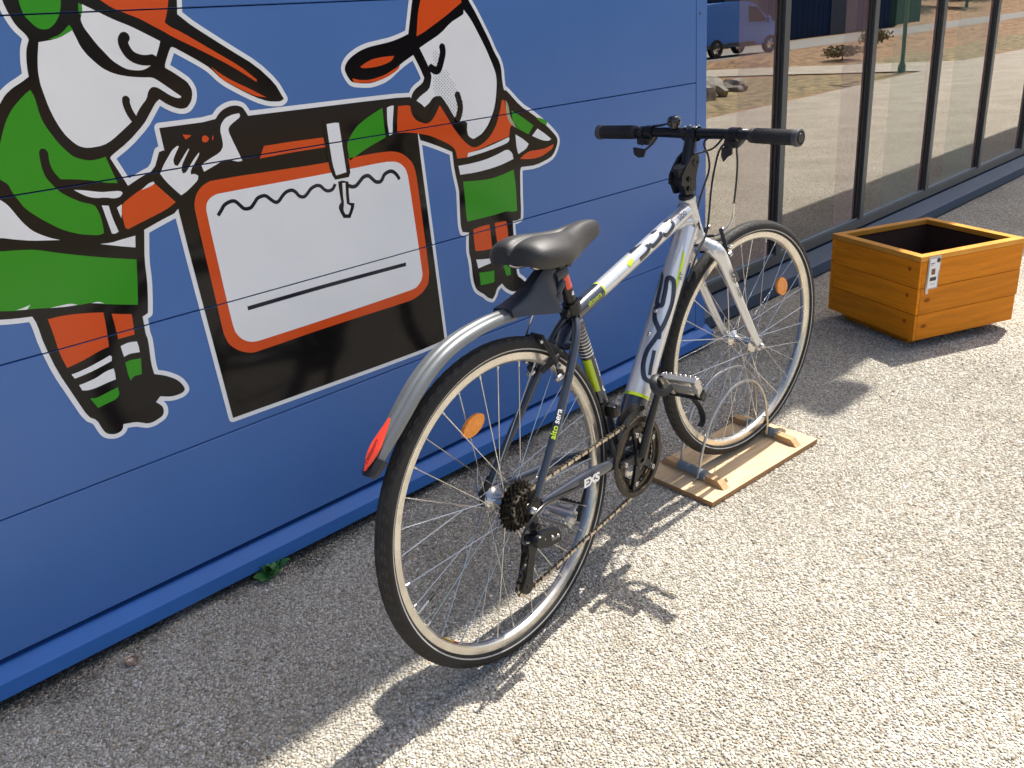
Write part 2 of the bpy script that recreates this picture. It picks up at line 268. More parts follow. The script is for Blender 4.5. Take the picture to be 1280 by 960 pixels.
DECALS = {'DT_strokes':[[(187,8),(188,21),(197,30),(221,38),(242,40),(263,38),(286,30),(310,23),(328,18),(355,14),(388,12),(419,17),(442,24),(449,31),(450,41),(442,43),(418,39),(394,37),(380,36),(375,42),(380,51),(394,54),(416,56),(441,60),(456,65),(467,82),(457,82),(436,82),(413,82)],[(375,42),(369,51),(350,48),(335,41),(321,30),(308,22),(295,20)],[(263,22),(243,20),(219,18),(201,15)]],'DT_sliver':[(450,82),(435,77),(408,82),(379,82),(352,82),(341,82),(357,82),(384,82),(418,82)],'DT_lime':[(531,25),(521,18),(491,12),(473,13),(425,11),(384,9),(366,10),(410,18),(456,20),(491,22)],'TT_strokes':[[(404,30),(417,24),(417,12),(409,5),(379,-1),(365,8)],[(344,29),(359,25),(360,13),(348,6),(316,3),(305,12)],[(244,26),(281,25),(296,18),(297,7),(285,1),(252,0)],[(251,38),(275,29)]],'TT_lime':[(227,29),(235,23),(229,8),(213,2),(205,12)]}
# ------------------------------------------------------------- materials
M_blue = mat('blue_coated_steel', (.066, .172, .45), .30, var=.04, vscale=2.5, bump=.05, bscale=3.2, spec=.42)
M_blue2 = mat('blue_coated_trim', (.045, .160, .47), .42, var=.06, vscale=8, bump=.02, bscale=12, spec=.22)
M_joint = mat('joint_shadow_rubber', (.006, .008, .015), .7)
M_frame = mat('grey_coated_aluminium', (.062, .072, .076), .38, var=.08, vscale=6)
M_sill = mat('slate_blue_sill', (.030, .058, .105), .5, var=.12, vscale=9)
def ground_mat(name, a, b, c, scale, bumpd, joint=.35, stain=.25):
    m = bpy.data.materials.new(name); m.use_nodes = True; t = m.node_tree; N = t.nodes; Lk = t.links; B = N['Principled BSDF']
    B.inputs['Roughness'].default_value = .85
    tc = N.new('ShaderNodeTexCoord'); vo = N.new('ShaderNodeTexVoronoi'); vo.inputs['Scale'].default_value = scale
    nz = N.new('ShaderNodeTexNoise'); nz.inputs['Scale'].default_value = scale*.6; nz.inputs['Detail'].default_value = 3
    mx = N.new('ShaderNodeMix'); mx.data_type = 'VECTOR'; mx.inputs[0].default_value = .004
    Lk.new(tc.outputs['Object'], mx.inputs[4]); Lk.new(nz.outputs['Color'], mx.inputs[5]); Lk.new(tc.outputs['Object'], nz.inputs['Vector'])
    Lk.new(mx.outputs[1], vo.inputs['Vector'])
    sep = N.new('ShaderNodeSeparateColor'); Lk.new(vo.outputs['Color'], sep.inputs[0])
    rp = N.new('ShaderNodeValToRGB'); e = rp.color_ramp.elements
    e[0].color = (*a, 1); e[1].color = (*c, 1); x = e.new(.5); x.color = (*b, 1); Lk.new(sep.outputs[0], rp.inputs[0])
    # joints between stones darker (binder)
    jr = N.new('ShaderNodeValToRGB'); q = jr.color_ramp.elements; q[0].position = .35; q[1].position = .75; q[0].color = (1, 1, 1, 1); q[1].color = (joint, joint*.95, joint*.88, 1)
    Lk.new(vo.outputs['Distance'], jr.inputs[0])
    mu = N.new('ShaderNodeMix'); mu.data_type = 'RGBA'; mu.blend_type = 'MULTIPLY'; mu.inputs[0].default_value = 1
    Lk.new(rp.outputs[0], mu.inputs[6]); Lk.new(jr.outputs[0], mu.inputs[7])
    big = N.new('ShaderNodeTexNoise'); big.inputs['Scale'].default_value = 1.7; big.inputs['Detail'].default_value = 6; Lk.new(tc.outputs['Object'], big.inputs['Vector'])
    br = N.new('ShaderNodeValToRGB'); z = br.color_ramp.elements; z[0].position = .3; z[1].position = .72
    z[0].color = (1-stain, 1-stain*1.05, 1-stain*1.15, 1); z[1].color = (1, 1, 1, 1); Lk.new(big.outputs['Fac'], br.inputs[0])
    m2 = N.new('ShaderNodeMix'); m2.data_type = 'RGBA'; m2.blend_type = 'MULTIPLY'; m2.inputs[0].default_value = 1
    Lk.new(mu.outputs[2], m2.inputs[6]); Lk.new(br.outputs[0], m2.inputs[7]); Lk.new(m2.outputs[2], B.inputs['Base Color'])
    bp = N.new('ShaderNodeBump'); bp.invert = True; bp.inputs['Strength'].default_value = .9; bp.inputs['Distance'].default_value = bumpd
    Lk.new(vo.outputs['Distance'], bp.inputs['Height']); Lk.new(bp.outputs[0], B.inputs['Normal'])
    return m
M_pave = ground_mat('washed_aggregate_concrete', (.40, .365, .30), (.56, .52, .44), (.72, .68, .59), 120, .006, .5)
M_soil = mat('dry_orange_soil', (.15, .075, .03), .95, var=.3, vscale=4, col2=(.36, .23, .12), bump=1, bscale=12, detail=8)
M_grass = mat('dry_verge_grass', (.085, .075, .03), .95, var=.3, vscale=6, col2=(.34, .26, .13), bump=1, bscale=30, detail=8)
M_road = mat('grey_asphalt_far', (.22, .22, .21), .9, var=.1, vscale=3)

# ------------------------------------------------------------- ground
def sheet(name, poly, z, m, kind='structure'):
    me = bpy.data.meshes.new(name); me.from_pydata([(x, y, z) for x, y in poly], [], [tuple(range(len(poly)))]); me.materials.append(m)
    return tag(link(name, me), kind=kind)
sheet('ground', [(-300, -400), (500, -400), (500, 300), (-300, 300)], -.03, M_soil)
sheet('pavement', [(-20, -4.7), (12, -4.6), (18.5, -4.8), (21, -5.0), (26, -4.75), (60, -4.75), (60, .10), (-20, .10)], 0, M_pave)
sheet('path', [(18.1, -4.75), (20.9, -4.98), (21.4, -14.9), (18.9, -14.9)], -.006, M_pave)
sheet('road', [(-40, -21.2), (90, -21.2), (90, -15.2), (-40, -15.2)], -.02, M_road)
def rough_sheet(name, x0, x1, y0, y1, nx, ny, f, m):
    v = []; 
    for j in range(ny+1):
        for i in range(nx+1):
            x = x0+(x1-x0)*i/nx; y = y0+(y1-y0)*j/ny; e_ = min(1, min(x-x0, x1-x, y-y0, y1-y)/.6); v.append((x, y, f(x, y)*e_-.045*(1-e_)))
    fc = [(j*(nx+1)+i, j*(nx+1)+i+1, (j+1)*(nx+1)+i+1, (j+1)*(nx+1)+i) for j in range(ny) for i in range(nx)]
    me = bpy.data.meshes.new(name); me.from_pydata(v, [], fc); me.materials.append(m); me.polygons.foreach_set('use_smooth', [True]*len(fc))
    return tag(link(name, me), kind='structure')
def nz(x, y, s=1.): return (math.sin(x*1.7*s+1.3)*math.cos(y*2.3*s)+math.sin(x*.7*s+y*1.1*s)+.5*math.sin(x*4.1*s-y*3.3*s))
rough_sheet('verge', -20, 18.0, -8.8, -4.68, 90, 20, lambda x, y: -.012+(.035+.03*nz(x, y))*min(1, max(0, -4.75-y)*1.5), M_grass)
rough_sheet('verge', 21.1, 60, -8.0, -4.9, 60, 10, lambda x, y: .02+.03*nz(x, y), M_grass)
rough_sheet('soil_bank', 21.3, 70, -14.8, -7.9, 90, 20, lambda x, y: .0+.10*abs(nz(x, y, .5))*math.sin(math.pi*min(1, max(0, (-7.9-y)/6.9))), M_soil)
rough_sheet('hill', 56, 140, -75, -21.3, 40, 26, lambda x, y: min(6, (-21.3-y)*.16)+.3*nz(x, y, .2), M_soil)

# aggregate: real little stones, tightly packed, part sunk into the concrete
def stones():
    sp = .0072; xs = np.arange(-.35, 4.3, sp); ys = np.arange(-2.05, .075, sp*.866)
    X, Y = np.meshgrid(xs, ys); X = X+(np.arange(len(ys)) % 2)[:, None]*sp/2; X = X.ravel(); Y = Y.ravel(); n = len(X)
    X = X+rng.uniform(-.0024, .0024, n); Y = Y+rng.uniform(-.0024, .0024, n)
    # keep those within reach of the camera's view, with margin
    C = np.array([0, -1.8235]); dx = X-C[0]; dy = Y-C[1]; dist = np.hypot(dx, dy); ang = np.arctan2(dy, dx)
    keep = (dist < 3.9) & (ang > -.12) & (ang < 1.62) & (dist > .62) & ~((Y > .05))
    keep &= rng.random(n) < np.clip((3.9-dist)/.9, 0, 1)
    X = X[keep]; Y = Y[keep]; n = len(X)
    base = np.array([[1, 0, 0], [-.5, .87, 0], [-.5, -.87, 0], [.45, .5, .75], [-.7, .05, .7], [.3, -.6, .75], [0, 0, -.6]], float)
    tri = np.array([[3, 4, 5], [0, 1, 3], [1, 4, 3], [1, 2, 4], [2, 5, 4], [2, 0, 5], [0, 3, 5]])
    V = base[None]*rng.uniform(.75, 1.25, (n, 7, 1))
    dirt_ = None; a = rng.uniform(0, 6.283, n); ca, sa = np.cos(a), np.sin(a)
    s = rng.uniform(.0026, .0046, n)*np.where(rng.random(n) < .07, 1.5, 1); el_ = rng.uniform(.75, 1.3, n)
    x = V[:, :, 0]*(s*el_)[:, None]; y = V[:, :, 1]*(s/el_)[:, None]; z = V[:, :, 2]*(s*rng.uniform(.3, .72, n))[:, None]
    z = z + (x*rng.uniform(-.25, .25, n)[:, None]+y*rng.uniform(-.25, .25, n)[:, None])
    P = np.stack([X[:, None]+x*ca[:, None]-y*sa[:, None], Y[:, None]+x*sa[:, None]+y*ca[:, None], z+.0006], 2).reshape(-1, 3)
    F = (tri[None]+(np.arange(n)*7)[:, None, None]).reshape(-1, 3)
    me = bpy.data.meshes.new('gravel'); me.vertices.add(len(P)); me.vertices.foreach_set('co', P.ravel().astype(np.float32))
    me.loops.add(F.size); me.loops.foreach_set('vertex_index', F.ravel().astype(np.int32))
    me.polygons.add(len(F)); me.polygons.foreach_set('loop_start', np.arange(0, F.size, 3, dtype=np.int32)); me.polygons.foreach_set('loop_total', np.full(len(F), 3, np.int32))
    me.update(calc_edges=True); me.polygons.foreach_set('use_smooth', np.ones(len(F), bool))
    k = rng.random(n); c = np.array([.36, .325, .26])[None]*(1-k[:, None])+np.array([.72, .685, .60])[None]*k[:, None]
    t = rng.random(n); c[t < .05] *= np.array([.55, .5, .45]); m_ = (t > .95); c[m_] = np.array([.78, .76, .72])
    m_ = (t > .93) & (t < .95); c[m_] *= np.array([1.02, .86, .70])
    dw = np.clip((Y+.075+.035*np.sin(X*9)+.02*np.sin(X*31+1)+rng.uniform(-.03, .03, n))/.07, 0, 1)[:, None]; c *= (1-dw*.82*np.where(X < 2.8, 1, .3)[:, None])  # soil washed against the wall foot, with shade there painted in as well
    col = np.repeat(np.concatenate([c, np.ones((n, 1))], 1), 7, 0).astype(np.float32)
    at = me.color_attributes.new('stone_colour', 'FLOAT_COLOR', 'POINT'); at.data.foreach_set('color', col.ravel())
    m = bpy.data.materials.new('pale_crushed_stone'); m.use_nodes = True; N = m.node_tree.nodes; Lk = m.node_tree.links; B = N['Principled BSDF']
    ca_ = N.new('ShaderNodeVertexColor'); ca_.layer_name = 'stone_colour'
    tc = N.new('ShaderNodeTexCoord'); big = N.new('ShaderNodeTexNoise'); big.inputs['Scale'].default_value = 1.7; big.inputs['Detail'].default_value = 6; Lk.new(tc.outputs['Object'], big.inputs['Vector'])
    br = N.new('ShaderNodeValToRGB'); z_ = br.color_ramp.elements; z_[0].position = .3; z_[1].position = .72; z_[0].color = (.78, .76, .73, 1); z_[1].color = (1, 1, 1, 1); Lk.new(big.outputs['Fac'], br.inputs[0])
    mu = N.new('ShaderNodeMix'); mu.data_type = 'RGBA'; mu.blend_type = 'MULTIPLY'; mu.inputs[0].default_value = 1
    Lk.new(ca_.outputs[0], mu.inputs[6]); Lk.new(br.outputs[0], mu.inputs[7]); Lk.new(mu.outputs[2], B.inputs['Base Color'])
    B.inputs['Roughness'].default_value = .75; me.materials.append(m)
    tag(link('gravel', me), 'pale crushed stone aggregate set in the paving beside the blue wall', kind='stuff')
    return n
print('stones', stones())

# ------------------------------------------------------------- building
bld = tag(empty('clad_building', (0, 0, 0)), 'building with blue metal plank cladding and a dark framed glass front', 'building')
ZJ = [.105]+[.407+.312*i for i in range(0, 13)]
def plank_mesh(x0, x1, h):
    mb = MB(); c = .0014  # folded edges top and bottom
    prof = [(.03, 0), (.002, 0), (.0, c), (0, h-c), (.002, h), (.03, h)]
    v = [(x, y, z) for x in (x0, x1) for y, z in prof]; n = len(prof)
    mb.add(v, [(i, i+1, n+i+1, n+i) for i in range(n-1)]+[tuple(range(n)), tuple(range(2*n-1, n-1, -1))], 0, False); return mb.mesh('plank', M_blue)
pm0 = plank_mesh(-4, 2.6675, .407-.105-.0022); pm1 = plank_mesh(-4, 2.6675, .312-.0022)
for i in range(13):
    link('plank', pm0 if i == 0 else pm1, bld, (0, 0, ZJ[i]+.0011))
MB().box((-4, .030, .03), (2.735, .06, 4.2)).build('backing_panel', M_joint, bld)
tr = MB()
tr.bbox((2.6715, -.0005, .0935), (2.735, .24, 4.2), .0015)
tr.build('corner_trim', M_blue, bld)
bt = MB(); pr = [(.03, .03), (-.0262, .03), (-.0268, .0315), (-.0268, .0655), (-.0258, .0672), (.008, .0905), (.03, .0908)]; n = len(pr)
v = [(x, y, z) for x in (-4, 2.7585) for y, z in pr]
bt.add(v, [(i, (i+1) % n, n+(i+1) % n, n+i) for i in range(n)]+[tuple(range(n)), tuple(range(2*n-1, n-1, -1))], 0, False)
bt.build('base_trim', M_blue2, bld)
for z in (.62, 1.26, 1.9): MB().lathe([(0, .003), (.0035, .0028), (.0055, .0012), (.006, 0)], (2.692, -.0008, z), (0, -1, 0), 14).build('screw', mat('screw_steel', (.1, .12, .2), .4, .6), bld)
MB().box((-4, .07, -.02), (2.73, .2, .09)).build('footing', mat('dark_footing', (.03, .03, .03), .9), bld)
MB().box((-4.2, -.462, 4.2), (16, .3, 4.36)).build('eave', mat('white_eave_soffit', (.78, .78, .76), .6), bld)
# unseen block added on the eave edge to throw a bump in its shade
for x in (4.70,): MB().bbox((x, -.60, 4.215), (x+.32, -.464, 4.33), .045).build('shade_bump_block', M_frame, bld)
# glazed front
YG = .2; FX = [2.735+.865+i*.885 for i in range(-1, 14)]
mul = MB(); mul.bbox((-.001, .176, .165), (.046, .34, 4.195), .002); mm = mul.mesh('mullion', M_frame)
gk = MB(); gk.box((-.030, .190, .166), (-.002, .2, 4.19)); gkm = gk.mesh('dark_reflection_strip', mat('dark_reflection_black', (.006, .006, .007), .6))  # black strip standing in for the dark reflection on each mullion's left side
for x in FX[1:]: link('mullion', mm, bld, (x, 0, 0)); link('dark_reflection_strip', gkm, bld, (x, 0, 0))
rail = MB(); rail.bbox((2.74, .1765, .118), (16, .34, .1635), .0018); rail.build('bottom_rail', M_frame, bld)
gb = MB(); gb.box((2.74, .185, .165), (16, .198, .173)); gb.build('glazing_bead', mat('pale_bead', (.16, .20, .24), .35), bld)
sl = MB(); pr = [(.34, .106), (.176, .106), (.098, .068), (.094, .064), (.094, .010), (.34, .010)]; n = len(pr)
v = [(x, y, z) for x in (2.74, 16) for y, z in pr]
sl.add(v, [(i, (i+1) % n, n+(i+1) % n, n+i) for i in range(n)]+[tuple(range(n)), tuple(range(2*n-1, n-1, -1))], 0, False); sl.build('sill', M_sill, bld)
def glass_mat():
    m = bpy.data.materials.new('coated_glass'); m.use_nodes = True; t = m.node_tree; N = t.nodes; Lk = t.links; N.remove(N['Principled BSDF'])
    out = N['Material Output']; g = N.new('ShaderNodeBsdfGlossy'); g.inputs['Roughness'].default_value = .0; g.inputs['Color'].default_value = (1, .97, .93, 1)
    tr_ = N.new('ShaderNodeBsdfTransparent'); tr_.inputs['Color'].default_value = (.80, .90, .86, 1)
    fr = N.new('ShaderNodeFresnel'); fr.inputs['IOR'].default_value = 2.6
    tc = N.new('ShaderNodeTexCoord'); nn = N.new('ShaderNodeTexNoise'); nn.inputs['Scale'].default_value = 1.3; Lk.new(tc.outputs['Object'], nn.inputs['Vector'])
    bp = N.new('ShaderNodeBump'); bp.inputs['Strength'].default_value = .03; bp.inputs['Distance'].default_value = .01; Lk.new(nn.outputs['Fac'], bp.inputs['Height']); Lk.new(bp.outputs[0], g.inputs['Normal'])
    mx = N.new('ShaderNodeMixShader'); 
    ad = N.new('ShaderNodeMath'); ad.operation = 'ADD'; ad.inputs[1].default_value = .20; Lk.new(fr.outputs[0], ad.inputs[0]); Lk.new(ad.outputs[0], mx.inputs[0])
    Lk.new(tr_.outputs[0], mx.inputs[1]); Lk.new(g.outputs[0], mx.inputs[2]); Lk.new(mx.outputs[0], out.inputs[0]); return m
M_glass = glass_mat()
for i, x in enumerate(FX):
    x0 = (2.737 if i == 0 else x+.047); x1 = (FX[i+1] if i+1 < len(FX) else 16)-.002
    MB().box((x0, YG, .166), (x1, YG+.006, 4.19)).build('pane', M_glass, bld)
# thin translucent sheets added to imitate mauve and green tints in the glass
def tint_sheet(name, col, a):
    m = bpy.data.materials.new(name); m.use_nodes = True; t = m.node_tree; N = t.nodes; b = N['Principled BSDF']; b.inputs['Base Color'].default_value = (*col, 1); b.inputs['Alpha'].default_value = a; b.inputs['Roughness'].default_value = .6; b.inputs['Specular IOR Level'].default_value = 0; return m
M_tint = tint_sheet('mauve_pane_tint', (.66, .46, .47), .07); M_tint2 = tint_sheet('green_pane_tint', (.34, .55, .46), .05)
for i, wd_ in enumerate((.30, .24, .09, .09, .06, .06)):
    xr = FX[i+1]-.032; MB().box((xr-wd_, .1985, .175), (xr, .1993, 4.18)).build('pane_tint_strip', M_tint, bld)
    if i in (2, 3): MB().box((FX[i]+.30, .1985, .175), (xr-wd_-.002, .1993, 4.18)).build('pane_tint_strip', M_tint2, bld)
# room behind the glass
M_room = mat('grey_room_wall', (.22, .32, .29), .8, var=.1, vscale=1); M_blind = mat('mauve_blind_fabric', (.80, .58, .57), .8, var=.08, vscale=30)
rm = MB(); rm.box((2.74, 3.0, 0), (16, 3.05, 4.2)); rm.box((2.7, .26, 0), (2.735, 3.0, 4.2)); rm.build('room_wall', M_room, bld)
rf = MB(); rf.box((2.74, .345, 0), (16, 3, .1)); rf.build('room_floor', mat('room_floor_vinyl', (.12, .13, .13), .4, var=.1, vscale=4), bld)
MB().box((-4, .3, 4.2), (16, 3.05, 4.36)).build('roof', M_room, bld)
for i, x in enumerate(FX):
    if i % 2 == 0:
        b = MB(); vv = []
        for k in range(29):
            xx = x+.60+.010*k; vv += [(xx, .40+.012*math.sin(k*1.4), .12), (xx, .40+.012*math.sin(k*1.4), 3.6)]
        b.add(vv, [(2*k, 2*k+2, 2*k+3, 2*k+1) for k in range(28)]); b.build('curtain', M_blind, bld)
    else:
        MB().box((x+.70, .42, .12), (x+.87, .44, 3.6)).build('curtain', M_blind, bld)

# ------------------------------------------------------------- mural (printed vinyl on the planks)
def vinyl(name, col, rough=.12): return mat(name, col, rough, var=.03, vscale=5, spec=.32)
VC = {'white': vinyl('white_vinyl', (.86, .88, .89), .2), 'black': mat('black_vinyl', (.008, .007, .007), .1, spec=.28), 'ink': vinyl('ink_vinyl', (.012, .016, .028), .15),
      'green': vinyl('green_vinyl', (.034, .31, .012), .2), 'orange': vinyl('orange_vinyl', (.72, .085, .012), .2), 'tan': vinyl('tan_vinyl', (.45, .40, .26), .25)}
mural = tag(empty('wall_mural', (0, 0, 0)), 'cartoon mural of two capped figures repairing a machine on the blue wall', 'mural')
JOINTS = ZJ[1:]
def flat_piece(name, m, V2, F2, layer, parent, jitter=0):
    bm = bmesh.new(); vs_ = [bm.verts.new((x, -.0006-layer*.00035, z)) for x, z in V2]
    for f in F2:
        try: bm.faces.new([vs_[i] for i in f])
        except ValueError: pass
    for zj in JOINTS:
        for dz in (-.0015, .0015):
            bmesh.ops.bisect_plane(bm, geom=bm.verts[:]+bm.edges[:]+bm.faces[:], plane_co=(0, 0, zj+dz), plane_no=(0, 0, 1), dist=1e-6)
    dead = [f for f in bm.faces if any(abs(f.calc_center_median().z-zj) < .0014 for zj in JOINTS)]
    bmesh.ops.delete(bm, geom=dead, context='FACES')
    bmesh.ops.recalc_face_normals(bm, faces=bm.faces)
    for f in bm.faces:
        f.normal_update()
        if f.normal.y > 0: f.normal_flip()
    me = bpy.data.meshes.new(name); bm.to_mesh(me); bm.free(); me.materials.append(m)
    return link(name, me, parent)
sil = []; 
for nme, c, lay, wd, P in MURAL:
    p = [(P[i]/1000, P[i+1]/1000) for i in range(0, len(P), 2)]
    if lay == 1: sil.append(ccw(chaikin(p, 1)))
V2, F2 = union2d(sil, [(p, .021, True) for p in sil]); flat_piece('white_border', VC['white'], V2, F2, 0, mural)
for nme, c, lay, wd, P in MURAL:
    p = [(P[i]/1000, P[i+1]/1000) for i in range(0, len(P), 2)]
    if wd:
        q = [tuple(a)[:2] for a in smooth_path([(x, z, 0) for x, z in p], 3)]
        V2, F2 = union2d([], [(q, wd, False)])
    else: V2, F2 = union2d([ccw(chaikin(p, 1))])
    flat_piece(nme, VC[c], V2, F2, lay+(.3 if nme == 'machine_silhouette' else 0), mural)
V2 = []; F2 = []
for i in range(0, len(DOTS), 2):
    o = len(V2); V2 += [(DOTS[i]/1000+.0016*math.cos(k*math.pi/3), DOTS[i+1]/1000+.0016*math.sin(k*math.pi/3)) for k in range(6)]; F2.append(tuple(range(o, o+6)))
flat_piece('halftone_dots', mat('grey_print_dots', (.22, .24, .28), .3), V2, F2, 4, mural)['kind'] = 'stuff'
# ------------------------------------------------------------- bicycle (local axes: u forward, lat to the bike's right, w up from the rear hub)
RW = .3456
HUB = Vector((.982114, -.692803, .345583)); FWD = Vector((.996012, .089223, 0)); RGT = Vector((.089115, -.994810, .049106)); UPV = Vector((-.004381, .048910, .998794))
bike = empty('bicycle')
bike.matrix_world = Matrix.Translation(HUB-UPV*RW) @ Matrix(((FWD.x, -RGT.x, UPV.x), (FWD.y, -RGT.y, UPV.y), (FWD.z, -RGT.z, UPV.z))).to_4x4()
tag(bike, 'silver and charcoal trekking bicycle with lime accents leaning in a wooden wheel rack', 'bicycle')
def L(u, lat, w): return Vector((u, -lat, w+RW))
EU = Vector((1, 0, 0)); EL = Vector((0, -1, 0)); EW = Vector((0, 0, 1))
# steered frame
SA = Vector((-.352, 0, .936)); P0 = L(.822, 0, .366); ST = .188
FB0 = Vector((.936, 0, .352))
FB = FB0*math.cos(ST)+EL*math.sin(ST); FL = EL*math.cos(ST)-FB0*math.sin(ST)
def FR(a, lat, b): return P0+FB*a+FL*lat+SA*b           # a forward of the axis, b up along it
M_silver = mat('silver_metallic_paint', (.66, .67, .68), .3, .55, coat=1, coat_rough=.04, var=.03, vscale=8)
M_char = mat('charcoal_metallic_paint', (.035, .043, .062), .3, .45, coat=1, coat_rough=.05, var=.1, vscale=12)
M_lime = mat('lime_decal', (.50, .66, .01), .35, coat=.6, var=.05)
M_navy = mat('dark_decal', (.012, .015, .028), .3, coat=.6)
M_wd = mat('white_decal', (.8, .8, .8), .35, coat=.5)
M_blk = mat('black_anodised', (.012, .012, .013), .30, .2, var=.2, vscale=40)
M_plast = mat('black_plastic', (.02, .02, .021), .45, var=.25, vscale=60, bump=.15, bscale=900)
M_rub = mat('black_rubber_grip', (.022, .022, .023), .62, var=.3, vscale=50, bump=.3, bscale=700)
M_tyre = mat('tyre_rubber', (.011, .0105, .010), .62, var=.35, vscale=25, col2=(.022, .020, .018), spec=.35)
M_tread = mat('tyre_tread_rubber', (.016, .015, .014), .8, var=.4, vscale=30, col2=(.05, .046, .040), bump=.4, bscale=300)
M_stripe = mat('reflective_tyre_stripe', (.42, .42, .42), .4, .3)
M_alu = mat('brushed_rim_aluminium', (.66, .64, .60), .3, .9, var=.06, vscale=30, bump=.05, bscale=300)
M_brk = mat('machined_brake_track', (.72, .68, .60), .26, .85, var=.12, vscale=18)
M_steel = mat('bright_steel', (.62, .61, .59), .2, 1, var=.05, vscale=30)
M_dsteel = mat('oily_dark_steel', (.055, .048, .040), .34, .9, var=.4, vscale=120, col2=(.16, .14, .11))
M_chain = mat('worn_chain_steel', (.62, .54, .42), .28, .95, var=.45, vscale=90)
M_sad = mat('saddle_vinyl', (.036, .034, .032), .52, var=.12, vscale=30, bump=.12, bscale=1200)
M_cable = mat('cable_housing', (.012, .012, .013), .35)
M_amber = mat('amber_reflector_plastic', (.82, .26, .01), .22, coat=.6, var=.15, vscale=150)
M_red = mat('red_reflector_plastic', (.85, .06, .025), .3, coat=.5, var=.05)
M_guard = mat('silver_grey_mudguard', (.19, .20, .20), .38, .5, var=.08, vscale=10)
M_guardd = mat('charcoal_plastic_bracket', (.028, .034, .048), .42, var=.15, vscale=20)

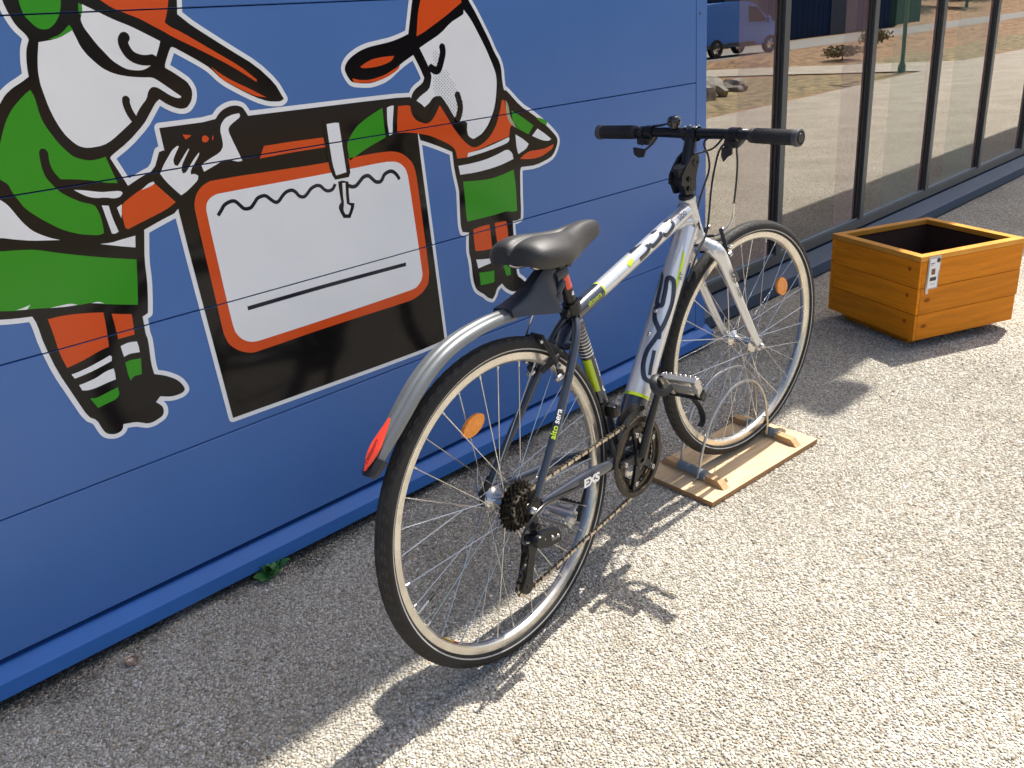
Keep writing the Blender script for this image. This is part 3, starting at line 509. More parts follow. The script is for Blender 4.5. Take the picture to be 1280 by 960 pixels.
# ---- wheels
def wheel(C, ax, fwd, up, rear):
    """C hub centre; ax = right-pointing axle"""
    root = empty('wheel', C, bike)
    def W(t, r, s=0): return (fwd*math.cos(t)+up*math.sin(t))*r+ax*s
    def ring(profile, m, name, n=120, close=True, sm=True):
        mb = MB(); mb.lathe([(r, s) for r, s in profile], (0, 0, 0), ax, n, 0, fwd, sm, close); return mb.build(name, m, root)
    # tyre
    rc_ = .3281; rt = .0178
    prof = [(rc_+rt*math.cos(a)*(1 if abs(math.cos(a)) < 2 else 1), rt*math.sin(a)) for a in [R(d) for d in range(-150, 151, 12)]]
    ring(prof, M_tyre, 'tyre')
    # tread: ribs and side blocks standing proud of the casing
    tb = MB()
    for s0, w_ in ((-.0032, .0026), (.0032, .0026)):
        pr = []
        for s in (s0-w_, s0+w_): pr.append((rc_+math.sqrt(rt**2-s**2)-.001, s))
        pr2 = [(pr[0][0], pr[0][1]), (pr[0][0]+.0016, pr[0][1]+.0003), (pr[1][0]+.0016, pr[1][1]-.0003), (pr[1][0], pr[1][1])]
        tb.lathe(pr2, (0, 0, 0), ax, 96, 0, fwd, False)
    nb = 84
    for k in range(nb):
        for sg in (-1, 1):
            t0 = 2*math.pi*(k+(.5 if sg > 0 else 0))/nb; vs_ = []
            for rr_ in (0, .0009):
                for (aa, dt) in ((28, 0), (28, .034), (58, .058), (58, .022)):
                    a = R(aa); vs_.append(W(t0+dt, rc_+(rt-.0004+rr_)*math.cos(a), sg*(rt-.0004+rr_)*math.sin(a)))
            tb.add(vs_, [(0, 1, 2, 3), (4, 5, 6, 7), (0, 1, 5, 4), (1, 2, 6, 5), (2, 3, 7, 6), (3, 0, 4, 7)], 0, False)
    o = tb.build('tread', M_tread, root); o['kind'] = 'stuff'
    for sg in (1, -1):
        pr = [(rc_+(rt+.0003)*math.cos(R(a)), sg*(rt+.0003)*math.sin(R(a))) for a in (104, 107, 110, 113)]
        ring(pr, M_stripe, 'reflective_stripe', 96, False)
    # rim: box section with brake tracks
    rp = [(.3165, -.0118), (.3150, -.0122), (.3010, -.0118), (.2965, -.0075), (.2950, 0), (.2965, .0075), (.3010, .0118), (.3150, .0122), (.3165, .0118), (.3165, .010), (.311, .009), (.311, -.009), (.3165, -.010)]
    ring(rp, M_brk, 'rim')
    # hub
    fl, fr_, fr = ((-.036, .020, .024) if rear else (-.035, .035, .020))
    sh = .012 if rear else .0105
    hp = [(0, -.055), (.006, -.055), (.006, -.05 if rear else -.045), (.013, fl-.006), (fr+.004, fl-.0018), (fr+.005, fl), (fr+.004, fl+.0018), (sh+.004, fl+.007), (sh, fl+.014), (sh, fr_-.014), (sh+.004, fr_-.007), (fr+.004, fr_-.0018), (fr+.005, fr_), (fr+.004, fr_+.0018), (.013, fr_+.006), (.006, .045), (.006, .055), (0, .055)]
    if rear: hp = [((r+.008 if .01 < r < .02 else r), s) for r, s in hp]
    mb = MB(); mb.lathe(hp, (0, 0, 0), ax, 32, 0, fwd); mb.build('hub', M_steel, root)
    # axle with nuts / quick release
    q = .068 if rear else .058; mb = MB()
    mb.lathe([(0, -q-.012), (.006, -q-.011), (.009, -q-.006), (.009, -q), (.0045, -q), (.0045, q), (.009, q), (.009, q+.005), (.006, q+.011), (0, q+.012)], (0, 0, 0), ax, 18, 0, fwd)
    lv = [ax*(-q-.010)+up*0, ax*(-q-.020)+up*.018+fwd*.006, ax*(-q-.018)+up*.055+fwd*.012]
    mb.tube(smooth_path(lv, 5), [.0045]*5+[.004]*5+[.003], 10, 0, ell=(1, .6)); mb.build('quick_release', M_steel, root)
    # spokes
    sm_ = MB(); sm_.tube([(0, 0, 0), (0, 0, 1)], .00115, 6, caps=False); spm = sm_.mesh('spoke', M_steel)
    nb_ = 32; nip = MB(); nip.lathe([(0, 0), (.0021, .0), (.0021, .010), (.0016, .012), (.0012, .012)], (0, 0, 0), (0, 0, 1), 8); nipm = nip.mesh('nipple', M_alu)
    spokes = []
    for k in range(nb_):
        t = 2*math.pi*(k+.5)/nb_; sg = 1 if k % 2 == 0 else -1; ss = (fr_ if sg > 0 else fl)
        d = 1 if (k//2) % 2 == 0 else -1
        th_ = t+d*R(66)
        a = W(th_, fr, ss+(.0022 if d > 0 else -.0022)); b = W(t, .297, sg*.0022)
        o = link('spoke', spm, root); v_ = b-a
        o.matrix_local = Matrix.Translation(a) @ v_.to_track_quat('Z', 'Y').to_matrix().to_4x4() @ Matrix.Diagonal((1, 1, v_.length, 1))
        o = link('nipple', nipm, root); o.matrix_local = Matrix.Translation(b) @ (-v_).to_track_quat('Z', 'Y').to_matrix().to_4x4()
        spokes.append((a, b))
    return root, W
_ff = EW.cross(FL).normalized(); fr_root, FWm = wheel(FR(.077, 0, -.394), FL, _ff, FL.cross(_ff).normalized(), False)
rr_root, RWm = wheel(L(0, 0, 0), EL, EU, EW, True)

# spoke reflectors
def reflector(root, W, t, r, s, ft, fr, du, dw):
    c = W(t, r, s); tn = (W(t+.01, r, s)-W(t-.01, r, s)).normalized(); rd = (W(t, r+.01, s)-W(t, r, s)).normalized(); ax = tn.cross(rd)
    mb = MB(); n = 28
    for lay, (sc, h) in enumerate(((1, -.004), (1, .0035), (.92, .0055), (.86, .0050))):
        mb.v += [tuple(c+tn*ft*sc*math.cos(2*math.pi*k/n)+rd*fr*sc*math.sin(2*math.pi*k/n)+ax*h) for k in range(n)]
    for l in range(3):
        for k in range(n): mb.f.append((l*n+k, l*n+(k+1) % n, (l+1)*n+(k+1) % n, (l+1)*n+k)); mb.m.append(0); mb.sm.append(False)
    mb.f.append(tuple(range(3*n, 4*n))); mb.m.append(0); mb.sm.append(False); mb.f.append(tuple(range(n))); mb.m.append(0); mb.sm.append(False)
    for sg in (-.35, 0, .35): mb.bbox((-ft*.75, fr*sg-.0012, .004), (ft*.75, fr*sg+.0012, .0065), .0004, 0, Matrix.Translation(c) @ Matrix((tn, rd, ax)).transposed().to_4x4())
    mb.build('reflector', M_amber, root)
reflector(rr_root, RWm, math.atan2(.201, -.064), .211, 0, .032, .018, 0, 0)
reflector(fr_root, FWm, math.atan2(.123, .179), .214, 0, .031, .022, 0, 0)
# valve with black cap, rim sticker
mb = MB(); t = math.atan2(-.104, -.281)
mb.tube([RWm(t, .296), RWm(t, .262)], .0026, 10); mb.build('valve', M_steel, rr_root)
mb = MB(); mb.tube([RWm(t, .262), RWm(t, .244)], [.0042, .0036], 10); mb.build('valve_cap', M_plast, rr_root)
def rim_patch(t0, t1, r0, r1, name, m, root, W):
    mb = MB(); n = 8; vs_ = []
    for i in range(n+1):
        t = t0+(t1-t0)*i/n
        vs_ += [W(t, r0, -.0), W(t, r1, .0)]
    for i in range(n+1):
        t = t0+(t1-t0)*i/n; vs_[2*i] = W(t, .2944, .001); vs_[2*i+1] = W(t, .2960, .0080)
    mb.add(vs_, [(2*i, 2*i+2, 2*i+3, 2*i+1) for i in range(n)]); return mb.build(name, m, root)
ts = math.atan2(-.199, -.231)
rim_patch(ts-.03, ts+.085, 0, 0, 'rim_sticker', mat('yellow_sticker', (.8, .5, .02), .4), rr_root, lambda t, r, s: RWm(t, r-.0006, s))
rim_patch(ts+.085, ts+.14, 0, 0, 'rim_sticker', mat('red_sticker', (.5, .03, .03), .4), rr_root, lambda t, r, s: RWm(t, r-.0007, s))

# ---- frame
frame_mb = MB()
BBc = L(.405, 0, -.062)
frame_mb.lathe([(.0, -.036), (.019, -.036), (.021, -.034), (.021, .034), (.019, .036), (0, .036)], BBc, EL, 28)
frame = frame_mb.build('frame', M_char, bike)
hta, htb = P0, P0+SA*.127
mb = MB(); ax = SA
mb.lathe([(.0205, -.001), (.0215, .002), (.0215, .012), (.0190, .016), (.0182, .05), (.0182, .09), (.0190, .112), (.0205, .116), (.0205, .126), (.019, .128)], P0, ax, 36)
mb.build('head_tube', M_silver, frame)
mb = MB(); mb.lathe([(.0165, .0), (.0205, .0), (.0212, -.003), (.0205, -.007), (.017, -.008)], P0, ax, 30); mb.build('headset', M_blk, frame); mb = MB(); mb.lathe([(.016, .127), (.0212, .1275), (.0212, .133), (.018, .1375), (.0145, .139)], P0, ax, 30); mb.build('headset', M_blk, frame)
def seg(a, b, t0, t1, r, m, name, ell=(1, 1), n=28, caps=False, r2=None):
    mb = MB(); k = 10; pts = [a.lerp(b, t0+(t1-t0)*i/k) for i in range(k+1)]; rs = [r+((r2 if r2 else r)-r)*i/k for i in range(k+1)]
    mb.tube(pts, rs, n, 0, ell=ell, caps=caps, up=EL); return mb.build(name, m, frame)
TTa, TTb = L(.275, 0, .325), L(.782, 0, .455)
seg(TTa, TTb, 0, .196, .0195, M_char, 'top_tube')
seg(TTa, TTb, .2, .965, .0195, M_silver, 'top_tube', r2=.0205)
seg(TTa, TTb, .193, .203, .0198, M_lime, 'lime_band')
DTa, DTb = L(.405, 0, -.065), L(.785, 0, .425)
LD = (DTb-DTa).length
seg(DTa, DTb, 0, .145/LD, .0300, M_char, 'down_tube', r2=.0310)
seg(DTa, DTb, .148/LD, .96, .0311, M_silver, 'down_tube', r2=.0285)
seg(DTa, DTb, .143/LD, .151/LD, .0314, M_lime, 'lime_band')
mb = MB(); mb.tube([L(.70, 0, .4235), L(.745, 0, .425), L(.778, 0, .42)], [.010, .014, .016], 16, up=EL); mb.build('gusset', M_silver, frame)
STa, STb = L(.398, 0, -.065), L(.272, 0, .355)
LS = (STb-STa).length
seg(STa, STb, 0, 1, .0158, M_char, 'seat_tube')
for k in range(9): seg(STa, STb, (.300+.0085*k)/LS, (.300+.0085*k+max(.0007, .0027-.00025*k))/LS, .01605, M_wd, 'white_band', caps=False)
# lime block wraps the rear right of the tube
def wrap(V2, F2, a, b, r, name, m, parent, lift=.0006, r2=None):
    """V2: (along the tube from a in m, arc length from the right-hand side in m)"""
    ax = (b-a).normalized(); Ln = (b-a).length; e1 = (EL-ax*EL.dot(ax)).normalized(); e2 = ax.cross(e1)
    if e2.z < 0: e2 = -e2
    me = bpy.data.meshes.new(name); bm = bmesh.new(); vs_ = [bm.verts.new((x, y, 0)) for x, y in V2]
    for f in F2:
        try: bm.faces.new([vs_[i] for i in f])
        except ValueError: pass
    bmesh.ops.triangulate(bm, faces=bm.faces[:])
    for c_ in [i*.004 for i in range(-22, 23)]:
        bmesh.ops.bisect_plane(bm, geom=bm.verts[:]+bm.edges[:]+bm.faces[:], plane_co=(0, c_, 0), plane_no=(0, 1, 0), dist=1e-6)
    for v in bm.verts:
        rr_ = r+((r2-r)*v.co.x/Ln if r2 else 0); ph = v.co.y/r
        v.co = a+ax*v.co.x+(e1*math.cos(ph)+e2*math.sin(ph))*(rr_+lift)
    bmesh.ops.recalc_face_normals(bm, faces=bm.faces[:]); bm.to_mesh(me); bm.free(); me.materials.append(m); return link(name, me, parent)
def rect(x0, x1, y0, y1): return [(x0, y0), (x1, y0), (x1, y1), (x0, y1)], [(0, 1, 2, 3)]
wrap(*rect(.205, .293, -.029, -.007), STa, STb, .0158, 'lime_block', M_lime, frame)
def mm_(l): return [(a/1000, b/1000) for a, b in l]
D = DECALS
for i, st in enumerate(D['DT_strokes']):
    V2, F2 = union2d([], [([tuple(q)[:2] for q in smooth_path([(x, y, 0) for x, y in mm_(st)], 3)], .0118 if i < 2 else .0095, False)])
    wrap(V2, F2, DTa, DTb, .031, 'lettering', M_navy, frame, .0012, .0285)
V2, F2 = union2d([ccw(mm_(D['DT_sliver']))], [(mm_(D['DT_sliver']), .007, True)]); wrap(V2, F2, DTa, DTb, .031, 'lettering', M_navy, frame, .0011, .0285)
V2, F2 = union2d([ccw(mm_(D['DT_lime']))]); wrap(V2, F2, DTa, DTb, .031, 'lime_flash', M_lime, frame, .0010, .0285)
for st in D['TT_strokes']:
    V2, F2 = union2d([], [([tuple(q)[:2] for q in smooth_path([(x, y, 0) for x, y in mm_(st)], 3)], .0105, False)])
    wrap(V2, F2, TTa, TTb, .0195, 'lettering', M_navy, frame, .0012)
V2, F2 = union2d([ccw(mm_(D['TT_lime']))]); wrap(V2, F2, TTa, TTb, .0195, 'lime_flash', M_lime, frame, .0012)
def tube_text(s, size, a, b, r, x0, y0, m, parent, name='lettering', bold=0., shear=0., flip=False, across=False, r2=None, lift=.0007):
    V, Fx = text_vf(s, size, bold, shear)
    out = []
    for v in V:
        x, y = v[0], v[1]
        if flip: x, y = -x, -y
        if across: x, y = -y, x
        out.append((x0+x, y0+y))
    return wrap(out, Fx, a, b, r, name, m, parent, lift, r2)
tube_text('sibo', .024, TTa, TTb, .0195, .462, .012, M_navy, frame, lift=.0014)
tube_text('RT', .016, DTa, DTb, .031, .463, .010, M_navy, frame, lift=.0014)
tube_text('altosera', .016, TTa, TTb, .0195, .062, .004, M_lime, frame, lift=.0008)
tube_text('C', .026, STa, STb, .0158, .203, .008, M_wd, frame, bold=.0006)
tube_text('altosera', .015, STa, STb, .0158, .262, .008, M_wd, frame)
# stays
def stay(pts, rs, name, ell=None, n=18, m=None):
    mb = MB(); P_ = smooth_path(pts, 6); k = len(P_)
    rr_ = [np.interp(i/(k-1), [j/(len(rs)-1) for j in range(len(rs))], rs) for i in range(k)]
    mb.tube(P_, [float(x) for x in rr_], n, 0, ell=ell, up=EL); return mb.build(name, m or M_char, frame)
for sg in (1, -1):
    stay([L(.268, sg*.014, .318), L(.235, sg*.032, .275), L(.14, sg*.050, .155), L(.02, sg*.0655, .020)], [.0085, .0095, .0095, .0075], 'seat_stay')
    stay([L(.385, sg*.024, -.062), L(.32, sg*.042, -.045), L(.20, sg*.052, -.022), L(.03, sg*.0655, -.002)], [.010, .0125, .012, .009], 'chain_stay', ell=(.75, 1.25))
    d = MB(); d.prism([(-.012, -.022), (.006, -.026), (.016, -.012), (.045, -.012), (.048, .006), (.020, .012), (.034, .030), (.020, .036), (.0, .016), (-.014, .010)], L(0, sg*.0655, 0), EU, EW, EL, -.003, .003)
    d.build('dropout', M_blk, frame)
mb = MB(); mb.tube([L(.233, -.036, .272), L(.228, 0, .272), L(.233, .036, .272)], .009, 14, up=EW); mb.build('seat_stay_bridge', M_char, frame)
mb = MB(); mb.tube(smooth_path([L(.290, 0, .305), L(.262, 0, .298), L(.240, 0, .282), L(.226, 0, .262)], 5), [.014]*5+[.015]*5+[.014]*5+[.010], 18, up=EL, ell=(1.5, .9)); mb.build('seat_stay_yoke', M_char, frame)
A_, B_ = L(.32, .042, -.045), L(.03, .0655, -.002)
def flat_text(s, size, o, ex, ey, ez, m, parent, name='lettering', bold=0., shear=0., lift=0., spacing=1.):
    V, Fx = text_vf(s, size, bold, shear, spacing); me = bpy.data.meshes.new(name)
    me.from_pydata([tuple(o+ex*v[0]+ey*v[1]+ez*lift) for v in V], [], Fx); me.materials.append(m); return link(name, me, parent)
CSa, CSb = L(.03, .0655, -.002), L(.32, .042, -.045)
_cd = (CSb-CSa).normalized(); _cn = EL.cross(_cd).normalized(); _cn = _cn if _cn.z > 0 else -_cn
flat_text('EXS', .027, CSa.lerp(CSb, .60)+EL*.0035, _cd*1.5, _cn, EL, M_wd, frame, bold=.0011, lift=.0118, spacing=.95)
SSa, SSb = L(.02, .0655, .020), L(.235, .032, .275)
tube_text('alto', .019, SSa, SSb, .0095, .137, .006, M_lime, frame, bold=.0003, lift=.0008)
tube_text('sera', .019, SSa, SSb, .0095, .172, .006, M_wd, frame, bold=.0003, lift=.0008)
for s_ in (.25, .31): MB().lathe([(0, .004), (.004, .003), (.006, 0)], DTa.lerp(DTb, (.05+s_)/LD)+(Vector((-(DTb-DTa).z, 0, (DTb-DTa).x)).normalized())*.0295, Vector((-(DTb-DTa).z, 0, (DTb-DTa).x)), 12).build('bottle_screw', M_steel, frame)

# ---- seat post, collar, saddle
mb = MB(); dS = (STb-STa).normalized(); top = STb+dS*.085
mb.tube([STb-dS*.05, top], .0136, 24); sp = mb.build('seat_post', M_blk, bike)
mb = MB(); mb.lathe([(.0165, -.028), (.0195, -.027), (.0200, -.004), (.0195, .0), (.0140, .001)], STb, dS, 28)
mb.bbox((-.034, -.010, -.024), (-.014, .010, -.004), .003, 0, Matrix.Translation(STb) @ Matrix.Rotation(R(-17), 4, 'Y')); mb.tube([STb+EL*.014-EU*.026-EW*.016, STb-EL*.014-EU*.026-EW*.016], .004, 10, up=EU)
mb.build('seat_collar', M_blk, bike)
wrap(*rect(.035, .066, -.010, .012), STb, STb+dS*.1, .0136, 'red_sticker', M_red, sp)
wrap([(.020, -.004), (.027, .0), (.025, .008), (.016, .004)], [(0, 1, 2, 3)], STb, STb+dS*.1, .0136, 'white_patch', M_wd, sp)
# saddle shell as sections along its length
sad = MB(); ns = 26; nc = 40; sec = []
KU = [.100, .104, .115, .14, .17, .20, .23, .26, .29, .32, .35, .37, .382, .387]   # u
HWd = [.040, .056, .070, .0765, .078, .0735, .0625, .048, .0345, .026, .0215, .0185, .014, .005]  # half width
ZT = [.500, .511, .519, .5225, .521, .516, .5125, .5115, .5135, .516, .5155, .5125, .506, .494]  # top
ZB = [.478, .473, .468, .465, .463, .462, .461, .461, .463, .468, .474, .479, .483, .488]  # lower edge
for i in range(len(KU)):
    for k in range(nc+1):
        s = k/nc*2-1; y = HWd[i]*math.copysign(min(1, abs(s)*1.28)**.9, s) if abs(s) < .78 else math.copysign(HWd[i]*(1+.0*(abs(s)-.78)), s)
        a = abs(s)
        if a < .78: tt = a/.78; z_ = ZT[i]-(ZT[i]-ZB[i])*(.40*tt**3.2)-(.010*max(0, 1-(abs(y)/.014))**1.4 if .16 > KU[i] else .007*max(0, 1-(abs(y)/.012))**1.4 if KU[i] < .27 else 0)+(.002*math.sin(math.pi*tt) if KU[i] < .25 else 0)
        else: tt = (a-.78)/.22; z_ = ZT[i]-(ZT[i]-ZB[i])*(.40+.60*tt); y = math.copysign(HWd[i]*(1+.05*math.sin(math.pi*tt)-.02*tt), s)
        sec.append(tuple(L(KU[i], y, z_)))
F = [(i*(nc+1)+k, i*(nc+1)+k+1, (i+1)*(nc+1)+k+1, (i+1)*(nc+1)+k) for i in range(len(KU)-1) for k in range(nc)]
sad.v = sec; sad.f = F+[tuple(range(nc+1))[::-1], tuple(range((len(KU)-1)*(nc+1), len(KU)*(nc+1)))]; sad.m = [0]*len(sad.f); sad.sm = [True]*len(sad.f)
o = len(sad.v); 
for i in range(len(KU)): sad.v += [tuple(L(KU[i], -HWd[i]*.99, ZB[i]+.004)), tuple(L(KU[i], HWd[i]*.99, ZB[i]+.004))]
for i in range(len(KU)-1): sad.f.append((o+2*i, o+2*i+1, o+2*i+3, o+2*i+2)); sad.m.append(0); sad.sm.append(False)
sme = bpy.data.meshes.new('saddle'); sme.from_pydata(sad.v, [], sad.f); sme.materials.append(M_sad); sme.polygons.foreach_set('use_smooth', [True]*len(sad.f))
saddle = link('saddle', sme, bike); md = saddle.modifiers.new('s', 'SUBSURF'); md.levels = 1; md.render_levels = 2
sf = MB()
flat_text('x', .02, L(.099, -.02, .475), -EL, EW, -EU, mat('grey_print', (.10, .10, .10), .5), saddle, 'emblem', lift=.002)
for sg in (1, -1):
    mb = MB(); mb.tube(smooth_path([L(.125, sg*.030, .470), L(.15, sg*.024, .460), (L(.22, sg*.022, .457)), L(.26, sg*.020, .459), L(.29, sg*.010, .482)], 6), .0036, 10, up=EW); mb.build('rail', M_steel, saddle)
mb = MB(); mb.bbox((-.024, -.030, -.010), (.024, .030, .012), .005, 0, Matrix.Translation(L(.236, 0, .451))); mb.lathe([(0, -.002), (.007, -.002), (.007, .006), (0, .006)], L(.236, .030, .449), EL, 12); mb.build('saddle_clamp', M_blk, saddle)

# ---- clip-on rear mudguard
gp = [(-.327, .214), (-.300, .243), (-.262, .277), (-.231, .303), (-.198, .330), (-.162, .353), (-.120, .372), (-.070, .385), (-.007, .392), (.040, .392), (.075, .389)]
gw = [.009, .016, .0200, .0215, .0225, .0225, .0225, .0225, .0225, .0225, .0225]
g = MB(); sp3 = smooth_path([L(u, 0, w_) for u, w_ in gp], 3); n = len(sp3); sec = []
cs = [(-1, -.011), (-.97, -.004), (-.80, .0015), (-.55, .0035), (-.38, .0038), (-.30, .0062), (0, .0085), (.30, .0062), (.38, .0038), (.55, .0035), (.80, .0015), (.97, -.004), (1, -.011)]
for i, P_ in enumerate(sp3):
    t = (sp3[min(i+1, n-1)]-sp3[max(i-1, 0)]).normalized(); nn = EL.cross(t); nn = nn if nn.z > 0 else -nn
    if i == 0: base_n = nn
    wd_ = float(np.interp(i/(n-1), [j/(len(gw)-1) for j in range(len(gw))], gw))
    for off in (0, -.0022):
        for a, b in cs: sec.append(P_+EL*a*wd_+nn*((b+off)*min(1, wd_/.02)))
c = len(cs)
for i in range(n-1):
    A0 = i*2*c; A1 = (i+1)*2*c
    for k in range(c-1):
        g.f.append((A0+k, A0+k+1, A1+k+1, A1+k)); g.f.append((A0+c+k, A1+c+k, A1+c+k+1, A0+c+k+1))
    g.f.append((A0, A1, A1+c, A0+c)); g.f.append((A0+c-1, A0+2*c-1, A1+2*c-1, A1+c-1))
g.f.append(tuple(range(c))+tuple(range(2*c-1, c-1, -1))); e0 = (n-1)*2*c; g.f.append(tuple(range(e0, e0+c))+tuple(range(e0+2*c-1, e0+c-1, -1)))
g.v = [tuple(v) for v in sec]; g.m = [0]*len(g.f); g.sm = [True]*len(g.f)
guard = g.build('mudguard', M_guard, bike)
# dark tail tip and red reflector lying on the guard
def guard_pt(u_): # interpolate the path
    for i in range(n-1):
        if sp3[i].x <= u_ <= sp3[i+1].x: 
            f = (u_-sp3[i].x)/(sp3[i+1].x-sp3[i].x); t = (sp3[i+1]-sp3[i]).normalized(); nn = EL.cross(t); nn = nn if nn.z > 0 else -nn; return sp3[i].lerp(sp3[i+1], f), nn, t
    t = (sp3[1]-sp3[0]).normalized(); nn = EL.cross(t); nn = nn if nn.z > 0 else -nn; return sp3[0], nn, t
rl = MB(); vs_ = []; m = 15
for i in range(m):
    f = i/(m-1); u_ = -.323+.072*f; P_, nn, t = guard_pt(u_); hw = .0125*(math.sin(math.pi*min(1, f*2.6)/2) if f < .385 else 1)*(1-.92*max(0, (f-.45)/.55)**1.1)
    hw = max(hw, .0006)
    for a, h in ((-1, .0075), (-.9, .0115), (0, .0125), (.9, .0115), (1, .0075)): vs_.append(P_+EL*a*hw+nn*h)
rl.add(vs_, [(i*5+k, i*5+k+1, (i+1)*5+k+1, (i+1)*5+k) for i in range(m-1) for k in range(4)]+[tuple(range(5)), tuple(range(5*m-1, 5*m-6, -1))])
rl.build('reflector', M_red, guard)
P_, nn, t = guard_pt(-.300)
flat_text('Polisport', .0125, P_, t, -EL if (t.cross(-EL)).dot(nn) > 0 else EL, nn, mat('dark_print', (.02, .01, .01), .4), guard, shear=.2, lift=.0134)
tp = MB(); vs_ = []
for i in range(8):
    f = i/7; u_ = -.3285+.024*f; P_, nn, t = guard_pt(max(u_, -.3268)); P_ = P_+t*(u_-max(u_, -.3268)); hw = .0125+.010*math.sqrt(f)
    for a, h in ((-1, -.013), (-1.02, -.002), (-.75, .0042), (0, .0068), (.75, .0042), (1.02, -.002), (1, -.013)): vs_.append(P_+EL*a*hw+nn*h*(.6+.4*f))
tp.add(vs_, [(i*7+k, i*7+k+1, (i+1)*7+k+1, (i+1)*7+k) for i in range(7) for k in range(6)]+[tuple(range(7))]); tp.build('tail_tip', M_plast, guard)
# bracket: web that grows out of the guard and rises to the seat post clamp
br_ = MB(); rows = []
topc = [(.060, .4005), (.085, .406), (.115, .415), (.145, .428), (.172, .443), (.200, .455), (.222, .452)]
botc = [(.060, .384), (.085, .380), (.115, .374), (.145, .367), (.172, .361), (.196, .357), (.203, .366)]
hwt = [.0245, .022, .019, .0165, .015, .014, .013]; hwb = [.0268, .030, .033, .0355, .037, .037, .020]
for (a, b), (c2, d2), p_, q_ in zip(topc, botc, hwt, hwb):
    rows.append([L(c2, -q_, d2), L(c2*.6+a*.4, -(q_*.55+p_*.45), d2*.55+b*.45), L(a*.85+c2*.15, -p_*1.02, b*.9+d2*.1), L(a, -p_*.8, b), L(a, p_*.8, b), L(a*.85+c2*.15, p_*1.02, b*.9+d2*.1), L(c2*.6+a*.4, (q_*.55+p_*.45), d2*.55+b*.45), L(c2, q_, d2)])
vv = [p for r_ in rows for p in r_]; nr = 8
br_.add(vv, [(i*nr+k, i*nr+(k+1) % nr, (i+1)*nr+(k+1) % nr, (i+1)*nr+k) for i in range(len(rows)-1) for k in range(nr)]+[tuple(range(nr)), tuple(range(len(vv)-1, len(vv)-1-nr, -1))])
br_.build('bracket', M_guardd, guard)
mb = MB(); c_ = STb+dS*.078
mb.tube([c_+EU*.004, c_-EU*.034-EW*.008], [.018, .020], 16, up=EL)
mb.tube([L(.235, .012, .410), L(.200, .016, .384)], [.010, .011], 14, up=EL)
mb.lathe([(0, .004), (.0055, .004), (.0055, .003), (.0095, .003), (.0105, 0), (.0105, -.05), (0, -.05)], L(.203, .027, .385), EL, 18)
mb.build('clamp', M_guardd, guard)

# ---- fork, stem, bars
fork = MB(); fork.tube(smooth_path([FR(.004, -.052, -.030), FR(.002, -.030, -.014), FR(0, 0, -.009), FR(.002, .030, -.014), FR(.004, .052, -.030)], 5), [.014]*5+[.017]*5+[.018]*5+[.017]*5+[.014], 20, up=FB)
fork = fork.build('fork', M_silver, bike)
for sg in (1, -1):
    mb = MB(); pts = smooth_path([FR(.000, sg*.034, -.014), FR(.006, sg*.048, -.030), FR(.014, sg*.0545, -.062), FR(.022, sg*.0565, -.12), FR(.038, sg*.0580, -.22), FR(.060, sg*.0575, -.33), FR(.0745, sg*.0565, -.384)], 6); k = len(pts)
    rs = [float(np.interp(i/(k-1), [0, .1, .3, .6, 1], [.017, .0185, .0165, .013, .0085])) for i in range(k)]
    mb.tube(pts, rs, 20, up=FL, ell=(.72, 1.15)); mb.build('fork_blade', M_silver, fork)
    mb = MB(); mb.prism([(-.010, .014), (.010, .014), (.013, -.006), (.006, -.017), (-.006, -.017), (-.013, -.006)], FR(.077, sg*.0545, -.392), FB, SA, FL, -.0028, .0028); mb.build('dropout', M_silver, fork)
fa, fb_ = FR(.020, .0568, -.09), FR(.042, .0582, -.235)
fd = (fb_-fa).normalized()
V, Fx = rect(0, .060, -.0035, .0045); 
def blade_quad(s0, s1, t0, t1, m, name, lift=.0115):
    me = bpy.data.meshes.new(name); p = []
    ex = fd; ey = FL.cross(fd).normalized()
    for s_, t_ in ((s0, t0), (s1, t0), (s1, t1), (s0, t1)): p.append(tuple(fa+ex*s_+ey*t_+FL*lift))
    me.from_pydata(p, [], [(0, 1, 2, 3)]); me.materials.append(m); return link(name, me, fork)
ey_ = FL.cross(fd).normalized()
ey_ = ey_ if ey_.dot(FB) > 0 else -ey_
flat_text('EXS', .024, fa+fd*.028-ey_*.000, fd, ey_, FL, M_navy, fork, bold=.0009, lift=.0142, spacing=.95)
flat_text('cross', .017, fa+fd*.083, fd, ey_, FL, M_navy, fork, bold=.0004, lift=.0128)
MB().bbox((.0, .0085, .0), (.055, .0145, .0006), .0002, 0, Matrix.Translation(fa-fd*.0+FL*.0115) @ Matrix((fd, ey_, FL)).transposed().to_4x4()).build('decal', M_navy, fork)
st_ = MB()
st_.lathe([(.0145, .138), (.0150, .140), (.0155, .150), (.0185, .158), (.0190, .168), (.0190, .205), (.016, .212), (0, .214)], P0, SA, 28)
J = FR(.026, 0, .205); TOPc = FR(.088, 0, .249); 
TOPc = L(.812, 0, .633)
_s2 = .140; HB = FB0*math.cos(_s2)+EL*math.sin(_s2); HL = EL*math.cos(_s2)-FB0*math.sin(_s2)
for sg in (1, -1): st_.prism([(-.048, -.058), (-.030, -.066), (-.012, -.062), (-.004, -.040), (.010, -.018), (.022, -.004), (.024, .012), (.014, .021), (-.004, .018), (-.024, .008), (-.046, -.006), (-.056, -.026), (-.050, -.034)], J, FB, SA, FL, *sorted((sg*.0145, sg*.0215)))
st_.prism([(-.040, -.052), (-.012, -.052), (.006, -.016), (.016, .002), (.006, .012), (-.030, -.002), (-.048, -.020)], J, FB, SA, FL, -.0146, .0146)
st_.tube([J-SA*.004-FB*.002, J.lerp(TOPc, .35), J.lerp(TOPc, .75), TOPc-(TOPc-J).normalized()*.008], [.0165, .0155, .0142, .0155], 22, up=FL)
